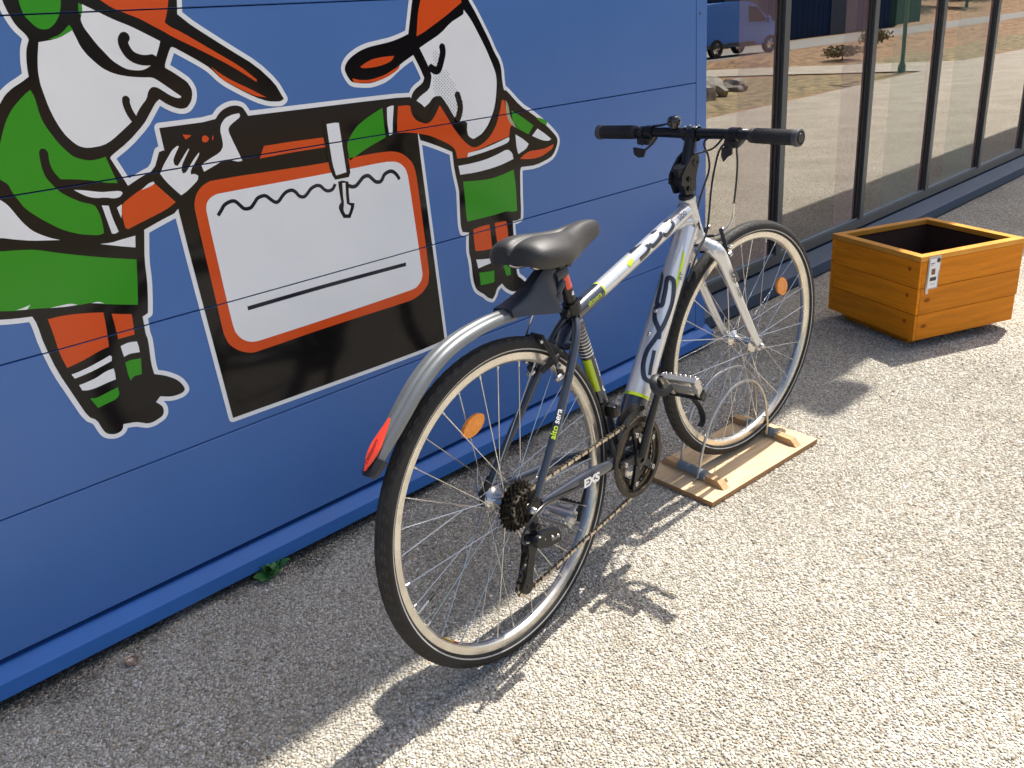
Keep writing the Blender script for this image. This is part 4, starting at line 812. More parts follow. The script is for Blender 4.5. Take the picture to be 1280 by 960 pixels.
st_.lathe([(.0175, -.020), (.0182, -.019), (.0182, .019), (.0175, .020)], TOPc, HL, 28); 
for sg in (1, -1):
    for a, b in ((-.028, -.026), (-.036, -.048)): st_.lathe([(.0, .0015), (.0028, .0015), (.0028, .003), (.0062, .003), (.0068, .0)], J+HB*a+SA*b+HL*sg*.0215, HL*sg, 14)
    st_.lathe([(.0, .0015), (.0045, .0015), (.0045, .003), (.010, .003), (.0115, .0)], J+HB*.008+HL*sg*.0215, HL*sg, 18)
stem = st_.build('stem', M_blk, bike)
for a, b in ((-.012, .018), (.012, .019)):
    for l_ in (-.013, .013): MB().lathe([(0, .004), (.0035, .004), (.0045, .0)], TOPc+HB*a*1.0+HL*l_+UP_ if False else TOPc+EW*.0165+EU*a+HL*l_, EW, 12).build('bolt', M_steel, stem)
def BAR(l_, f=0, z=0):  # point on the handlebar at lateral l_
    s_ = abs(l_); back = -.0 if s_ < .06 else -.010*((s_-.06)/.24)
    return TOPc+HL*l_+HB*(back+f)+EW*(.002*min(1, s_/.1)+z)
hb = MB(); xs_ = [-.298, -.24, -.18, -.12, -.08, -.05, -.02, .02, .05, .08, .12, .18, .24, .298]
hb.tube([BAR(x) for x in xs_], [.0112]*3+[.0115, .0125, .0127, .0129, .0129, .0127, .0125, .0115]+[.0112]*3, 22, up=EW); bars = hb.build('handlebar', M_blk, bike)
for sg in (1, -1):
    gm = MB(); e = BAR(sg*.300); s_ = BAR(sg*.172); d_ = (e-s_).normalized(); Lg = (e-s_).length
    gm.lathe([(.012, 0), (.0165, .001), (.0172, .004), (.0165, .008), (.0160, .02), (.0166, .06), (.0168, Lg-.016), (.0172, Lg-.012)], s_, d_, 32)
    gm.v = gm.v; 
    for k in range(16):   # diamond pattern ridges
        for hnd in (1, -1):
            ps = [s_+d_*(.012+(Lg-.030)*i/14)+(Matrix.Rotation(hnd*(i/14*2.2)+k*math.pi/8, 3, d_) @ (EW-d_*EW.dot(d_)).normalized())*.0168 for i in range(15)]
            gm.tube(ps, .0007, 4, caps=False)
    grip = gm.build('grip', M_rub, bars)
    ge = MB(); ge.lathe([(.0172, Lg-.0125), (.0190, Lg-.011), (.0195, Lg-.004), (.0185, Lg+.001), (.0150, Lg+.002), (.0145, Lg-.001), (.0, Lg-.001)], s_, d_, 32); ge.build('grip_ring', mat('grey_rubber_ring', (.07, .072, .075), .5), bars)
    pl = MB(); pl.lathe([(0, Lg+.004), (.010, Lg+.0035), (.0118, Lg+.001), (.012, Lg-.002)], s_, d_, 24); pl.build('bar_plug', M_plast, bars)
    # brake lever: clamp, body, blade
    c_ = BAR(sg*.128); lv = MB()
    lv.lathe([(.0125, -.012), (.017, -.011), (.017, .011), (.0125, .012)], c_, HL, 22)
    lv.tube([c_+HB*.012-EW*.004, c_+HB*.030-EW*.010+HL*sg*.012], [.012, .010], 14, up=EW)
    lv.tube([c_+HB*.026-EW*.008-HL*sg*.002, c_+HB*.030-EW*.006-HL*sg*.040], [.006, .0042], 12, up=EW)
    lv.build('brake_body', M_blk, bars)
    lb = MB(); lb.tube(smooth_path([c_+HB*.032-EW*.010+HL*sg*.010, c_+HB*.052-EW*.022+HL*sg*.030, c_+HB*.056-EW*.028+HL*sg*.070, c_+HB*.056-EW*.030+HL*sg*.110, c_+HB*.062-EW*.032+HL*sg*.128], 5), .0065, 12, ell=(.6, 1.25), up=EW); lb.build('brake_lever', M_blk, bars)
    # trigger shifter under the bar
    c2 = BAR(sg*.150) if sg < 0 else BAR(.118); sh = MB()
    sh.lathe([(.0115, -.006), (.0155, -.006), (.0155, .006), (.0115, .006)], c2, HL, 20)
    sh.bbox((-.020, -.018, -.012), (.022, .016, .008), .005, 0, Matrix.Translation(c2-EW*.018+HB*.010) @ Matrix((HL, HB, EW)).transposed().to_4x4())
    sh.lathe([(0, .002), (.005, .0015), (.006, -.003)], c2-EW*.022-HB*.014+HL*.004, -HB-EW*.2, 12, 0)
    sft = sh.build('shifter', M_plast, bars)
    pd = MB()
    if sg < 0:
        pd.prism([(-.024, .010), (.018, .006), (.010, -.012), (-.008, -.014), (-.022, -.006)], c2-EW*.042-HB*.016, HL, EW, HB, -.0025, .0025)
        pd.tube([c2-EW*.038-HB*.014+HL*.014, c2-EW*.024-HB*.006+HL*.034, c2-EW*.012+HL*.044], .003, 8)
    else:
        pd.prism([(-.016, .008), (.012, .010), (.012, -.006), (.000, -.012), (-.012, -.024), (-.018, -.010)], c2-EW*.034-HB*.012-HL*.004, HL, EW, HB, -.0025, .0025)
    pd.build('shift_paddle', M_plast, bars)
bell = MB(); bc = BAR(-.052)+EW*.014
bell.lathe([(.0165, .004), (.0170, .006), (.0168, .017), (.0150, .023), (.0105, .0265), (.0, .028)], bc, EW, 32)
bell.lathe([(.0, -.003), (.012, -.003), (.012, .004), (0, .004)], bc, EW, 20)
bell = bell.build('bell', mat('glossy_black_bell', (.012, .012, .013), .12, .4, coat=1), bike)
mb = MB(); mb.tube(smooth_path([bc-HL*.012+EW*.010, bc-HL*.035+EW*.006-HB*.004, bc-HL*.066+EW*.001], 4), [.004]*4+[.0055]*4+[.006], 10, ell=(.55, 1), up=EW); mb.build('bell_striker', M_blk, bell)

# ---- cables
def cable(pts, r=.0026, m=None, name='cable'):
    mb = MB(); mb.tube(smooth_path(pts, 7), r, 8); return mb.build(name, m or M_cable, bike)
cable([BAR(.075, .03, -.008), L(.875, .0, .606), L(.892, .0, .565), L(.892, 0, .530), L(.850, .0, .480), L(.815, .006, .440), L(.79, .025, .40)])
cable([BAR(.105, .02, -.018), L(.862, .05, .588), L(.850, .04, .545), L(.836, .035, .49), L(.822, .034, .43), L(.800, .036, .385), L(.745, .038, .345), L(.70, .036, .29)])
cable([BAR(.110, .028, -.010), BAR(.08, .045, -.014), L(.865, .03, .590), L(.835, -.01, .575), L(.82, -.03, .52), L(.80, -.035, .45), L(.74, -.034, .36)])
cable([BAR(.120, .03, -.020), L(.880, .085, .585), L(.912, .07, .548), L(.928, .058, .500), L(.938, .048, .462), L(.942, .042, .438)])
NF0 = L(.942, .042, .438)
cable([NF0, L(.943, .040, .418), L(.940, .036, .395), L(.930, .028, .375), L(.912, .014, .362), L(.900, .0, .360)], .0024, M_steel, 'brake_noodle')
# cables run along the down tube to the bottom bracket
for l_, o_ in ((.036, .0), (-.034, .0)):
    dv = (DTb-DTa).normalized(); nv = Vector((dv.z, 0, -dv.x))
    cable([DTa.lerp(DTb, .83)+EL*l_*.62+nv*.026, DTa.lerp(DTb, .5)+EL*l_*.5+nv*.030, DTa.lerp(DTb, .08)+EL*l_*.4+nv*.032], .0016, M_cable)

# ---- V-brakes
def vbrake(O, fw_, up_, lat_, armL, spread, name='brake', noodle_side=1):
    r = empty(name, (0, 0, 0), bike)
    for sg in (1, -1):
        b = O+lat_*sg*spread; t = b+up_*armL-lat_*sg*.018
        mb = MB(); mb.tube(smooth_path([b, b.lerp(t, .4)+lat_*sg*.004, t], 5), [.0095, .0085, .0075]+[.006]*8, 12, ell=(1, .75), up=fw_); mb.build('brake_arm', M_blk, r)
        mb = MB(); mb.lathe([(0, .012), (.004, .012), (.005, .009), (.008, .008), (.0085, -.004), (0, -.004)], b+fw_*.008, fw_, 16); mb.build('brake_bolt', M_steel, r); mb = MB()
        c_ = b+up_*.026+fw_*.004-lat_*sg*.0; mb.lathe([(0, .011), (.0045, .011), (.006, .007), (.0065, 0), (0, -.006)], c_+lat_*sg*.004, lat_*sg, 14)
        mb.build('brake_bolt', M_steel, r); mb = MB(); mb.lathe([(0, .006), (.004, .006), (.005, 0)], t-up_*.006+fw_*.006, fw_, 12); mb.build('brake_bolt', M_steel, r)
        pm = MB(); c_ = b+up_*.027-lat_*sg*(spread-.0185)
        pass; e1 = fw_.cross(lat_).normalized(); pm.bbox((-.030, -.0055, -.005), (.030, .0055, .005), .0025, 0, Matrix.Translation(c_) @ Matrix((up_.cross(lat_).normalized(), up_, lat_)).transposed().to_4x4()); pm.build('brake_pad', M_rub, r)
    return r
def up_rad(C, P): return (P-C).normalized()
# rear: pivots on the seat stays
RB = L(.183, 0, .228); rbu = (L(.150, 0, .340)-RB).normalized(); 
vbrake(RB-EU*.012, -Vector((rbu.z, 0, -rbu.x)), rbu, EL, .092, .038)
cable([L(.228, .006, .395), L(.190, .01, .402), L(.158, .004, .378), L(.150, -.012, .345), L(.146, -.024, .318)], .0022, M_steel, 'brake_noodle')
cable([L(.146, -.024, .318), L(.140, 0, .318), L(.134, .020, .316)], .0016, M_blk)
MB().tube(smooth_path([L(.150, -.012, .318), L(.146, .008, .318), L(.146, .022, .317)], 3), .0048, 10).build('cable_boot', M_rub, bike)
cable([L(.228, .006, .395), L(.262, -.006, .392), L(.29, -.016, .35), L(.33, -.022, .322), L(.5, -.024, .366), L(.70, -.024, .418), L(.80, -.03, .47)], .0024)
# front: in front of the fork
FBk = FR(.046, 0, -.075)
vbrake(FBk, FB, (FR(.070, 0, .012)-FBk).normalized(), FL, .074, .040)
MB().tube([L(.900, .004, .360), L(.892, -.030, .358)], .004, 10).build('cable_boot', M_rub, bike)

# ---- crankset
CR = Vector(BBc); ck = tag(empty('crankset', (0, 0, 0), bike))
def chainring(z_, r0, nt_, m, name, inner):
    mb = MB(); prof = []
    for k in range(nt_*4):
        a = 2*math.pi*k/(nt_*4); rr_ = r0+(.0035 if k % 4 in (0, 1) else -.0005); prof.append((a, rr_))
    nn_ = len(prof); vs_ = []
    for s_ in (-.0016, .0016):
        for a, rr_ in prof: vs_.append(CR+EL*(z_+s_)+(EU*math.cos(a)+EW*math.sin(a))*rr_)
        for a, rr_ in prof: vs_.append(CR+EL*(z_+s_)+(EU*math.cos(a)+EW*math.sin(a))*inner)
    F = []
    for k in range(nn_):
        l = (k+1) % nn_; F += [(k, l, nn_+l, nn_+k), (2*nn_+k, 3*nn_+k, 3*nn_+l, 2*nn_+l), (k, 2*nn_+k, 2*nn_+l, l), (nn_+k, nn_+l, 3*nn_+l, 3*nn_+k)]
    mb.add(vs_, F, 0, False); return mb.build(name, m, ck)
chainring(.050, .0925, 46, M_dsteel, 'chainring', .072); chainring(.043, .0725, 36, M_dsteel, 'chainring', .056); chainring(.036, .050, 24, M_steel, 'chainring', .040)
gd = MB(); gd.lathe([(.085, .054), (.0870, .0575), (.099, .0570), (.1005, .0545), (.099, .0535), (.085, .0530)], CR, EL, 64, close=True); gd.build('chain_guard', mat('worn_guard', (.045, .036, .028), .4, .6, var=.3, vscale=60), ck)
ca = math.atan2(.165, .078)
sp_ = MB()
for k in range(5):
    a = ca+k*2*math.pi/5+R(36); d_ = EU*math.cos(a)+EW*math.sin(a); t_ = EU*-math.sin(a)+EW*math.cos(a)
    sp_.prism([(.010, -.013), (.045, -.008), (.078, -.007), (.083, 0), (.078, .007), (.045, .008), (.010, .013)], CR+EL*.056, d_, t_, EL, -.004, .004)
sp_.lathe([(0, .03), (.020, .03), (.024, .05), (.022, .064), (.012, .066), (.010, .062), (0, .062)], CR, EL, 28); sp_.build('spider', M_blk, ck)
for k in range(5):
    a = ca+k*2*math.pi/5+R(36); d_ = EU*math.cos(a)+EW*math.sin(a); MB().lathe([(0, .063), (.0028, .063), (.0028, .0645), (.0058, .0645), (.0064, .060)], CR+d_*.064, EL, 16).build('chainring_bolt', M_steel, ck)
def crank(sg, a):
    d_ = EU*math.cos(a)+EW*math.sin(a); t_ = EL.cross(d_)
    mb = MB(); Ps = [CR+EL*sg*.064, CR+EL*sg*.066+d_*.03, CR+EL*sg*.070+d_*.09, CR+EL*sg*.076+d_*.150, CR+EL*sg*.078+d_*.178, CR+EL*sg*.078+d_*.192]
    mb.tube(smooth_path(Ps, 5), [float(np.interp(i/25, [0, .2, .5, .8, .95, 1], [.017, .0165, .0125, .012, .0125, .007])) for i in range(26)], 18, ell=(.55, 1), up=EL, a0=0); o_ = mb.build('crank_arm', M_blk, ck)
    if sg > 0:
        for off in (.078, .092): wrap_ = MB().bbox((-.0035, -.006, 0), (.0035, .006, .0005), .0001, 0, Matrix.Translation(CR+EL*(.0745+(off-.078)*.1)+d_*off) @ Matrix((d_, t_, EL)).transposed().to_4x4()).build('decal', mat('silver_print', (.5, .5, .48), .4), ck)
    return CR+EL*sg*.078+d_*.182
def pedal(P_, sg, tilt, name='pedal'):
    r = empty(name, P_, bike); a = tilt; d_ = EU*math.cos(a)+EW*math.sin(a); n_ = -EU*math.sin(a)+EW*math.cos(a)
    M_ = Matrix((EL*sg, d_, n_)).transposed().to_4x4()
    mb = MB(); mb.tube([EL*sg*-.004, EL*sg*.022], [.0055, .0065], 12); mb.build('axle', M_steel, r)
    mb = MB()
    mb.tube([EL*sg*.016, EL*sg*.105], [.0125, .011], 16)
    mb.bbox((.020, -.030, -.007), (.034, .030, .007), .003, 0, M_); mb.bbox((.092, -.026, -.007), (.104, .026, .007), .003, 0, M_)
    mb.bbox((.034, -.009, -.010), (.092, .009, .010), .004, 0, M_); mb.bbox((.034, -.030, -.0075), (.092, -.020, .0075), .003, 0, M_); mb.bbox((.040, .012, -.006), (.086, .022, .006), .003, 0, M_); mb.build('pedal_body', M_alu, r)
    for s2 in (1, -1):
        c_ = MB(); c_.bbox((.014, s2*.034-.0018, -.0075), (.108, s2*.034+.0018, .0075), .0015, 0, M_)
        for k in range(7): c_.bbox((.020+.0125*k, s2*.034-.0022, .0065), (.027+.0125*k, s2*.034+.0022, .0115), .001, 0, M_)
        c_.bbox((.014, min(s2*.034, s2*.012), -.010), (.019, max(s2*.034, s2*.012), .010), .001, 0, M_); c_.bbox((.103, min(s2*.034, s2*.012), -.010), (.108, max(s2*.034, s2*.012), .010), .001, 0, M_)
        c_.build('pedal_cage', M_blk if s2 > 0 else M_alu, r)
    return r, M_
pr_ = crank(1, ca); pl_ = crank(-1, ca+math.pi)
pdR, MR = pedal(pr_, 1, R(-56))
lp_ = MB(); lp_.tube(smooth_path([MR @ Vector(q) for q in ((.016, -.030, .0), (.016, -.052, -.012), (.020, -.060, -.034), (.030, -.050, -.050), (.045, -.036, -.046), (.052, -.028, -.020))], 5), .0085, 10, ell=(.22, 1), up=MR @ Vector((0, 0, 1))); lp_.build('toe_strap', M_plast, pdR)
lp_ = MB(); lp_.tube(smooth_path([MR @ Vector(q) for q in ((.060, .034, .004), (.075, .060, .0), (.085, .082, -.010), (.090, .096, -.026), (.088, .098, -.040))], 5), .010, 10, ell=(.25, 1), up=MR @ Vector((0, 0, 1))); lp_.build('toe_clip', M_plast, pdR); pdL, ML = pedal(pl_, -1, R(25))

# ---- cassette
cs_ = empty('cassette', L(0, 0, 0), rr_root); cs_.location = (0, 0, 0)
cm = MB(); cg = []
for k, nt_ in enumerate((26, 24, 22, 20, 18, 16, 14, 12)):
    mb = cm; r0 = nt_*.00202; z_ = .0275+k*.0045; pts_ = []
    for j in range(nt_*4):
        a = 2*math.pi*j/(nt_*4); pts_.append((a, r0+(.003 if j % 4 in (0, 1) else -.0015)))
    nn_ = len(pts_); vs_ = []
    for s_ in (-.0009, .0009):
        for a, rr_ in pts_: vs_.append(EL*(z_+s_)+(EU*math.cos(a)+EW*math.sin(a))*rr_)
    o_ = len(vs_); vs_ += [EL*(z_-.0009), EL*(z_+.0009)]
    F = []
    for j in range(nn_): l = (j+1) % nn_; F += [(j, nn_+j, nn_+l, l), (o_, j, l), (o_+1, nn_+l, nn_+j)]
    mb.add(vs_, F, 0, False)
cm.lathe([(0, .062), (.012, .062), (.015, .058), (.016, .024)], (0, 0, 0), EL, 24)
SC.collection.objects.unlink(cs_); bpy.data.objects.remove(cs_); cm.build('cassette', M_dsteel, rr_root)

# ---- rear derailleur
rd = empty('rear_derailleur', L(0, 0, 0), bike); rd.name = 'derailleur'
o0 = Vector((0, 0, 0)); 
def Q(u, lat, w): return Vector((u, -lat, w))
mb = MB(); mb.prism([(-.010, -.008), (.006, -.010), (.008, -.030), (.002, -.046), (-.012, -.044), (-.016, -.026)], Q(0, .070, 0), EU, EW, EL, -.003, .004); mb.lathe([(0, .006), (.003, .006), (.003, .008), (.008, .008), (.0095, 0), (.0095, -.006), (0, -.006)], Q(-.004, .076, -.034), EL, 18); mb.build('hanger', M_blk, rd)
mb = MB(); mb.lathe([(0, -.014), (.0125, -.014), (.014, -.010), (.014, .012), (.012, .016), (0, .016)], Q(-.012, .078, -.060), EL, 24)
mb.prism([(-.016, -.010), (-.004, -.018), (.030, -.030), (.062, -.034), (.064, -.020), (.058, -.004), (.030, .006), (.0, .014)], Q(-.008, .084, -.058), EU, EW, EL, -.010, .006)
mb.build('derailleur_body', M_blk, rd)
mb = MB(); 
for u_, w_ in ((.0, -.052), (.026, -.060), (.044, -.066)): MB().lathe([(0, .0035), (.0025, .003), (.0035, 0)], Q(u_, .0905, w_-.008), EL, 10).build('derailleur_bolt', M_steel, rd)
MB().tube([Q(-.034, .070, -.056), Q(-.020, .072, -.060)], [.003, .004], 8).build('cable_adjuster', M_steel, rd)
flat_text('SRAM', .011, Q(.036, .0905, -.076), EU*.97-EW*.22, EW*.97+EU*.22, EL, mat('grey_print', (.35, .35, .34), .5), rd, lift=.0006)
gu = Q(.002, .047, -.082); lo = Q(-.030, .047, -.168)
for c_ in (gu, lo):
    mb = MB(); vs_ = []; nt_ = 11; nn_ = nt_*4
    for s_ in (-.0012, .0012):
        for j in range(nn_): a = 2*math.pi*j/nn_; rr_ = .0185+(.003 if j % 4 in (0, 1) else 0); vs_.append(c_+EL*s_+(EU*math.cos(a)+EW*math.sin(a))*rr_)
    mb.add(vs_, [tuple(range(nn_))[::-1], tuple(range(nn_, 2*nn_))]+[(j, (j+1) % nn_, nn_+(j+1) % nn_, nn_+j) for j in range(nn_)], 0, False); mb.build('jockey_wheel', M_plast, rd)
for s_ in (.0385, .0575):
    mb = MB(); dd = (lo-gu).normalized(); pp = EL.cross(dd)
    Lc = (lo-gu).length; poly = []
    for k in range(9): a = math.pi/2+math.pi*k/8; poly.append((.0165*math.cos(a), .0165*math.sin(a)))
    for k in range(9): a = -math.pi/2+math.pi*k/8; poly.append((Lc+.0165*math.cos(a), .0165*math.sin(a)))
    poly = [(x, y*(.62 if .02 < x < Lc-.02 else 1)) for x, y in poly]; poly = poly[:9]+[(Lc*.25, -.0105), (Lc*.75, -.0105)]+poly[9:]+[(Lc*.75, .0105), (Lc*.25, .0105)]
    g0 = Vector(gu); g0.y = -s_; mb.prism(poly, g0, dd, pp, EL, -.0012, .0012); mb.lathe([(0, .003), (.004, .003), (.006, 0)], g0+dd*Lc, EL, 14); mb.build('derailleur_cage', M_blk, rd)
cable([L(.20, .058, -.035), L(.10, .073, -.012), L(.02, .083, .006), L(-.03, .085, -.008), L(-.052, .080, -.035), L(-.038, .074, -.056)], .0028)
# shiny arc of housing guard at the dropout
# ---- front derailleur
mb = MB(); c_ = STa.lerp(STb, .36); mb.lathe([(.016, -.010), (.0200, -.010), (.0205, 0), (.0200, .010), (.016, .010)], c_, dS, 20)
mb.bbox((-.014, -.045, -.016), (.012, -.012, .014), .006, 0, Matrix.Translation(c_+EW*-.01)); 
for l_ in (.036, .056): mb.prism([(-.045, -.004), (-.030, .012), (.010, .022), (.036, .016), (.040, .004), (.010, .006), (-.025, -.006), (-.040, -.018)], L(.405, l_, .043), EU, EW, EL, -.001, .001)
mb.build('derailleur', M_blk, bike)
MB().lathe([(0, .005), (.004, .005), (.005, 0)], c_+EL*.04+EW*.008, EL, 12).build('clamp_bolt', M_steel, bike)

# ---- chain: separate links along its path
zc = -.0
def arc(c_, r_, a0, a1, n_): return [c_+(EU*math.cos(a0+(a1-a0)*i/n_)+EW*math.sin(a0+(a1-a0)*i/n_))*r_ for i in range(n_+1)]
ccx = L(0, .047, 0); cbb = Vector(CR)+EL*.047
path = arc(ccx, .0335, R(265), R(95), 24)+[p for p in arc(cbb, .0940, R(99), R(-82), 40)]
lo_ = L(0, 0, 0)+lo; gu_ = L(0, 0, 0)+gu
path += arc(lo_, .0215, R(-85), R(-205), 10)
path += arc(gu_, .0215, R(-40), R(60), 8)
def resample(P_, step):
    P_ = P_+[P_[0]]; out = [P_[0]]; acc = 0; i = 0; cur = P_[0]
    while i < len(P_)-1:
        d_ = (P_[i+1]-cur).length
        if d_ < step-acc: acc += d_; cur = P_[i+1]; i += 1
        else: cur = cur+(P_[i+1]-cur)*((step-acc)/d_); acc = 0; out.append(cur)
    return out
pins = resample(path, .0127); ch = MB()
def plate_poly(ln):
    p_ = []
    for k in range(7): a = math.pi/2+math.pi*k/6; p_.append((.0042*math.cos(a), .0042*math.sin(a)))
    p_.append((ln/2, -.0026))
    for k in range(7): a = -math.pi/2+math.pi*k/6; p_.append((ln+.0042*math.cos(a), .0042*math.sin(a)))
    p_.append((ln/2, .0026)); return p_
for i in range(len(pins)-1):
    a, b = pins[i], pins[i+1]; d_ = (b-a).normalized(); pn = EL.cross(d_); off = .0034 if i % 2 == 0 else .0018; k0_ = len(ch.m)
    for sg in (1, -1): ch.prism(plate_poly((b-a).length), a+EL*sg*off, d_, pn, EL, -.0005, .0005)
    ch.m[-len(ch.m)+k0_:] = [i % 2]*(len(ch.m)-k0_)
    ch.lathe([(.0020, -.0038), (.0020, .0038)], a, EL, 6); ch.lathe([(.0037, -.0017), (.0037, .0017)], a, EL, 8)
me = bpy.data.meshes.new('chain'); me.from_pydata(ch.v, [], ch.f); me.materials.append(M_chain); me.materials.append(M_dsteel); me.polygons.foreach_set('material_index', ch.m); link('chain', me, bike)
# ------------------------------------------------------------- wooden wheel rack
def wood(name, a, b, scale=6, rough=.55, stretch=(1, 12, 12), knots=True, spec=.4):
    m = bpy.data.materials.new(name); m.use_nodes = True; t = m.node_tree; N = t.nodes; Lk = t.links; B = N['Principled BSDF']; B.inputs['Roughness'].default_value = rough; B.inputs['Specular IOR Level'].default_value = spec
    tc = N.new('ShaderNodeTexCoord'); mp = N.new('ShaderNodeMapping'); mp.inputs['Scale'].default_value = stretch; Lk.new(tc.outputs['Object'], mp.inputs[0])
    n1 = N.new('ShaderNodeTexNoise'); n1.inputs['Scale'].default_value = scale; n1.inputs['Detail'].default_value = 6; n1.inputs['Distortion'].default_value = .6; Lk.new(mp.outputs[0], n1.inputs['Vector'])
    r = N.new('ShaderNodeValToRGB'); e = r.color_ramp.elements; e[0].position = .3; e[1].position = .68; e[0].color = (*a, 1); e[1].color = (*b, 1); Lk.new(n1.outputs['Fac'], r.inputs[0])
    if knots:
        vo = N.new('ShaderNodeTexVoronoi'); vo.inputs['Scale'].default_value = 1; mp2 = N.new('ShaderNodeMapping'); mp2.inputs['Scale'].default_value = (5, 9, 9); mp2.inputs['Location'].default_value = (.3, .7, .2); Lk.new(tc.outputs['Object'], mp2.inputs[0]); Lk.new(mp2.outputs[0], vo.inputs['Vector'])
        kr = N.new('ShaderNodeValToRGB'); q = kr.color_ramp.elements; q[0].position = .05; q[1].position = .10; q[0].color = (.45, .32, .25, 1); q[1].color = (1, 1, 1, 1); Lk.new(vo.outputs['Distance'], kr.inputs[0])
        mu = N.new('ShaderNodeMix'); mu.data_type = 'RGBA'; mu.blend_type = 'MULTIPLY'; mu.inputs[0].default_value = 1; Lk.new(r.outputs[0], mu.inputs[6]); Lk.new(kr.outputs[0], mu.inputs[7]); Lk.new(mu.outputs[2], B.inputs['Base Color'])
    else: Lk.new(r.outputs[0], B.inputs['Base Color'])
    src = B.inputs['Base Color'].links[0].from_socket; oi = N.new('ShaderNodeObjectInfo'); mr = N.new('ShaderNodeMapRange'); mr.inputs[3].default_value = .80; mr.inputs[4].default_value = 1.08; Lk.new(oi.outputs['Random'], mr.inputs[0])
    hv = N.new('ShaderNodeHueSaturation'); Lk.new(mr.outputs[0], hv.inputs['Value']); Lk.new(src, hv.inputs['Color']); Lk.new(hv.outputs[0], B.inputs['Base Color'])
    bp = N.new('ShaderNodeBump'); bp.inputs['Strength'].default_value = .25; bp.inputs['Distance'].default_value = .001; Lk.new(n1.outputs['Fac'], bp.inputs['Height']); Lk.new(bp.outputs[0], B.inputs['Normal'])
    return m
M_ply = wood('pale_plywood', (.52, .36, .19), (.66, .49, .30), 5, .6, (2, 22, 22), False)
M_plyedge = wood('plywood_edge', (.26, .13, .05), (.42, .24, .11), 8, .7, (2, 2, 160), False)
M_bat = wood('batten_wood', (.46, .27, .12), (.62, .40, .20), 6, .55, (20, 2, 20), False)
bt_ = -.0758; bex = Vector((math.cos(bt_), math.sin(bt_), 0)); bey = Vector((-math.sin(bt_), math.cos(bt_), 0))
rack = tag(empty('wheel_rack', (1.6973, -.7214, 0)), 'homemade wooden bicycle rack board with two wire hoops holding the front wheel', 'bike rack'); rack.rotation_euler = (0, 0, bt_)
mb = MB(); mb.bbox((0, 0, .003), (.515, .262, .018), .0012); o = mb.build('board', M_ply, rack)
o.data.materials.append(M_plyedge)
for p in o.data.polygons:
    if abs(p.normal.z) < .5: p.material_index = 1
for fx in (.03, .485):
    for fy in (.02, .24): MB().lathe([(0, .0), (.012, 0), (.012, .0028), (0, .0028)], (fx, fy, .0001), (0, 0, 1), 12).build('foot', M_plast, rack)
for fx, fy in ((.10, .03), (.10, .235), (.44, .03), (.44, .235)): MB().lathe([(0, .0012), (.0028, .001), (.0042, .0)], (fx, fy, .0181), (0, 0, 1), 12).build('screw', M_steel, rack)
# wooden quarter battens with a hose-covered middle
def pxr(x, y): d = Vector((x-1.6973, y+.7214, 0)); return d.dot(bex), d.dot(bey)
M_hose = mat('grey_rubber_hose', (.17, .21, .24), .4, var=.1, vscale=40)
for (xa, ya), (xb, yb) in (((1.781, -.712), (1.815, -.470)), ((2.128, -.742), (2.178, -.470))):
    a = Vector((*pxr(xa, ya), .028)); b = Vector((*pxr(xb, yb), .028)); mb = MB(); d_ = (b-a).normalized(); sd_ = d_.cross(Vector((0, 0, 1)))
    a_ = a; ln = (b-a).length; ang = Matrix((d_, -sd_, Vector((0, 0, 1)))).transposed().to_4x4()
    # wedge-cut ends
    poly = [(0, -.0095), (ln, -.0095), (ln-.022, .010), (.022, .010)]
    mb.prism(poly, a, d_, Vector((0, 0, 1)), sd_, -.012, .012); mb.build('batten', M_bat, rack)
    hz = MB(); hz.tube([a+d_*ln*.30+Vector((0, 0, .002)), a+d_*ln*.72+Vector((0, 0, .002))], .0150, 22); hz.build('hose_sleeve', M_hose, rack)
    cl = MB(); cl.tube([a+d_*ln*.272+Vector((0, 0, .002)), a+d_*ln*.30+Vector((0, 0, .002))], .0142, 22); cl.build('metal_sleeve', M_alu, rack)
M_wire = mat('galvanised_wire', (.50, .49, .46), .3, .9, var=.1, vscale=60)
for (xa, ya, xb, yb) in ((1.783, -.618, 2.125, -.635), (1.822, -.530, 2.205, -.548)):
    ax_, ay_ = pxr(xa, ya); bx_, by_ = pxr(xb, yb)
    hh = .255; pts = [Vector((ax_-.02, ay_, .022)), Vector((ax_-.004, ay_, .024)), Vector((ax_+.004, ay_, .05)), Vector((ax_+.02, ay_, .11)), Vector((ax_+.06, ay_*.8+by_*.2, .185)), Vector((ax_+.12, ay_*.65+by_*.35, .235)), Vector((ax_*.5+bx_*.5+.01, (ay_+by_)/2, hh)), Vector((bx_-.075, by_, .235)), Vector((bx_-.02, by_, .17)), Vector((bx_, by_, .09)), Vector((bx_+.002, by_, .03))]
    MB().tube(smooth_path(pts, 7), .0042, 12).build('wire_hoop', M_wire, rack)

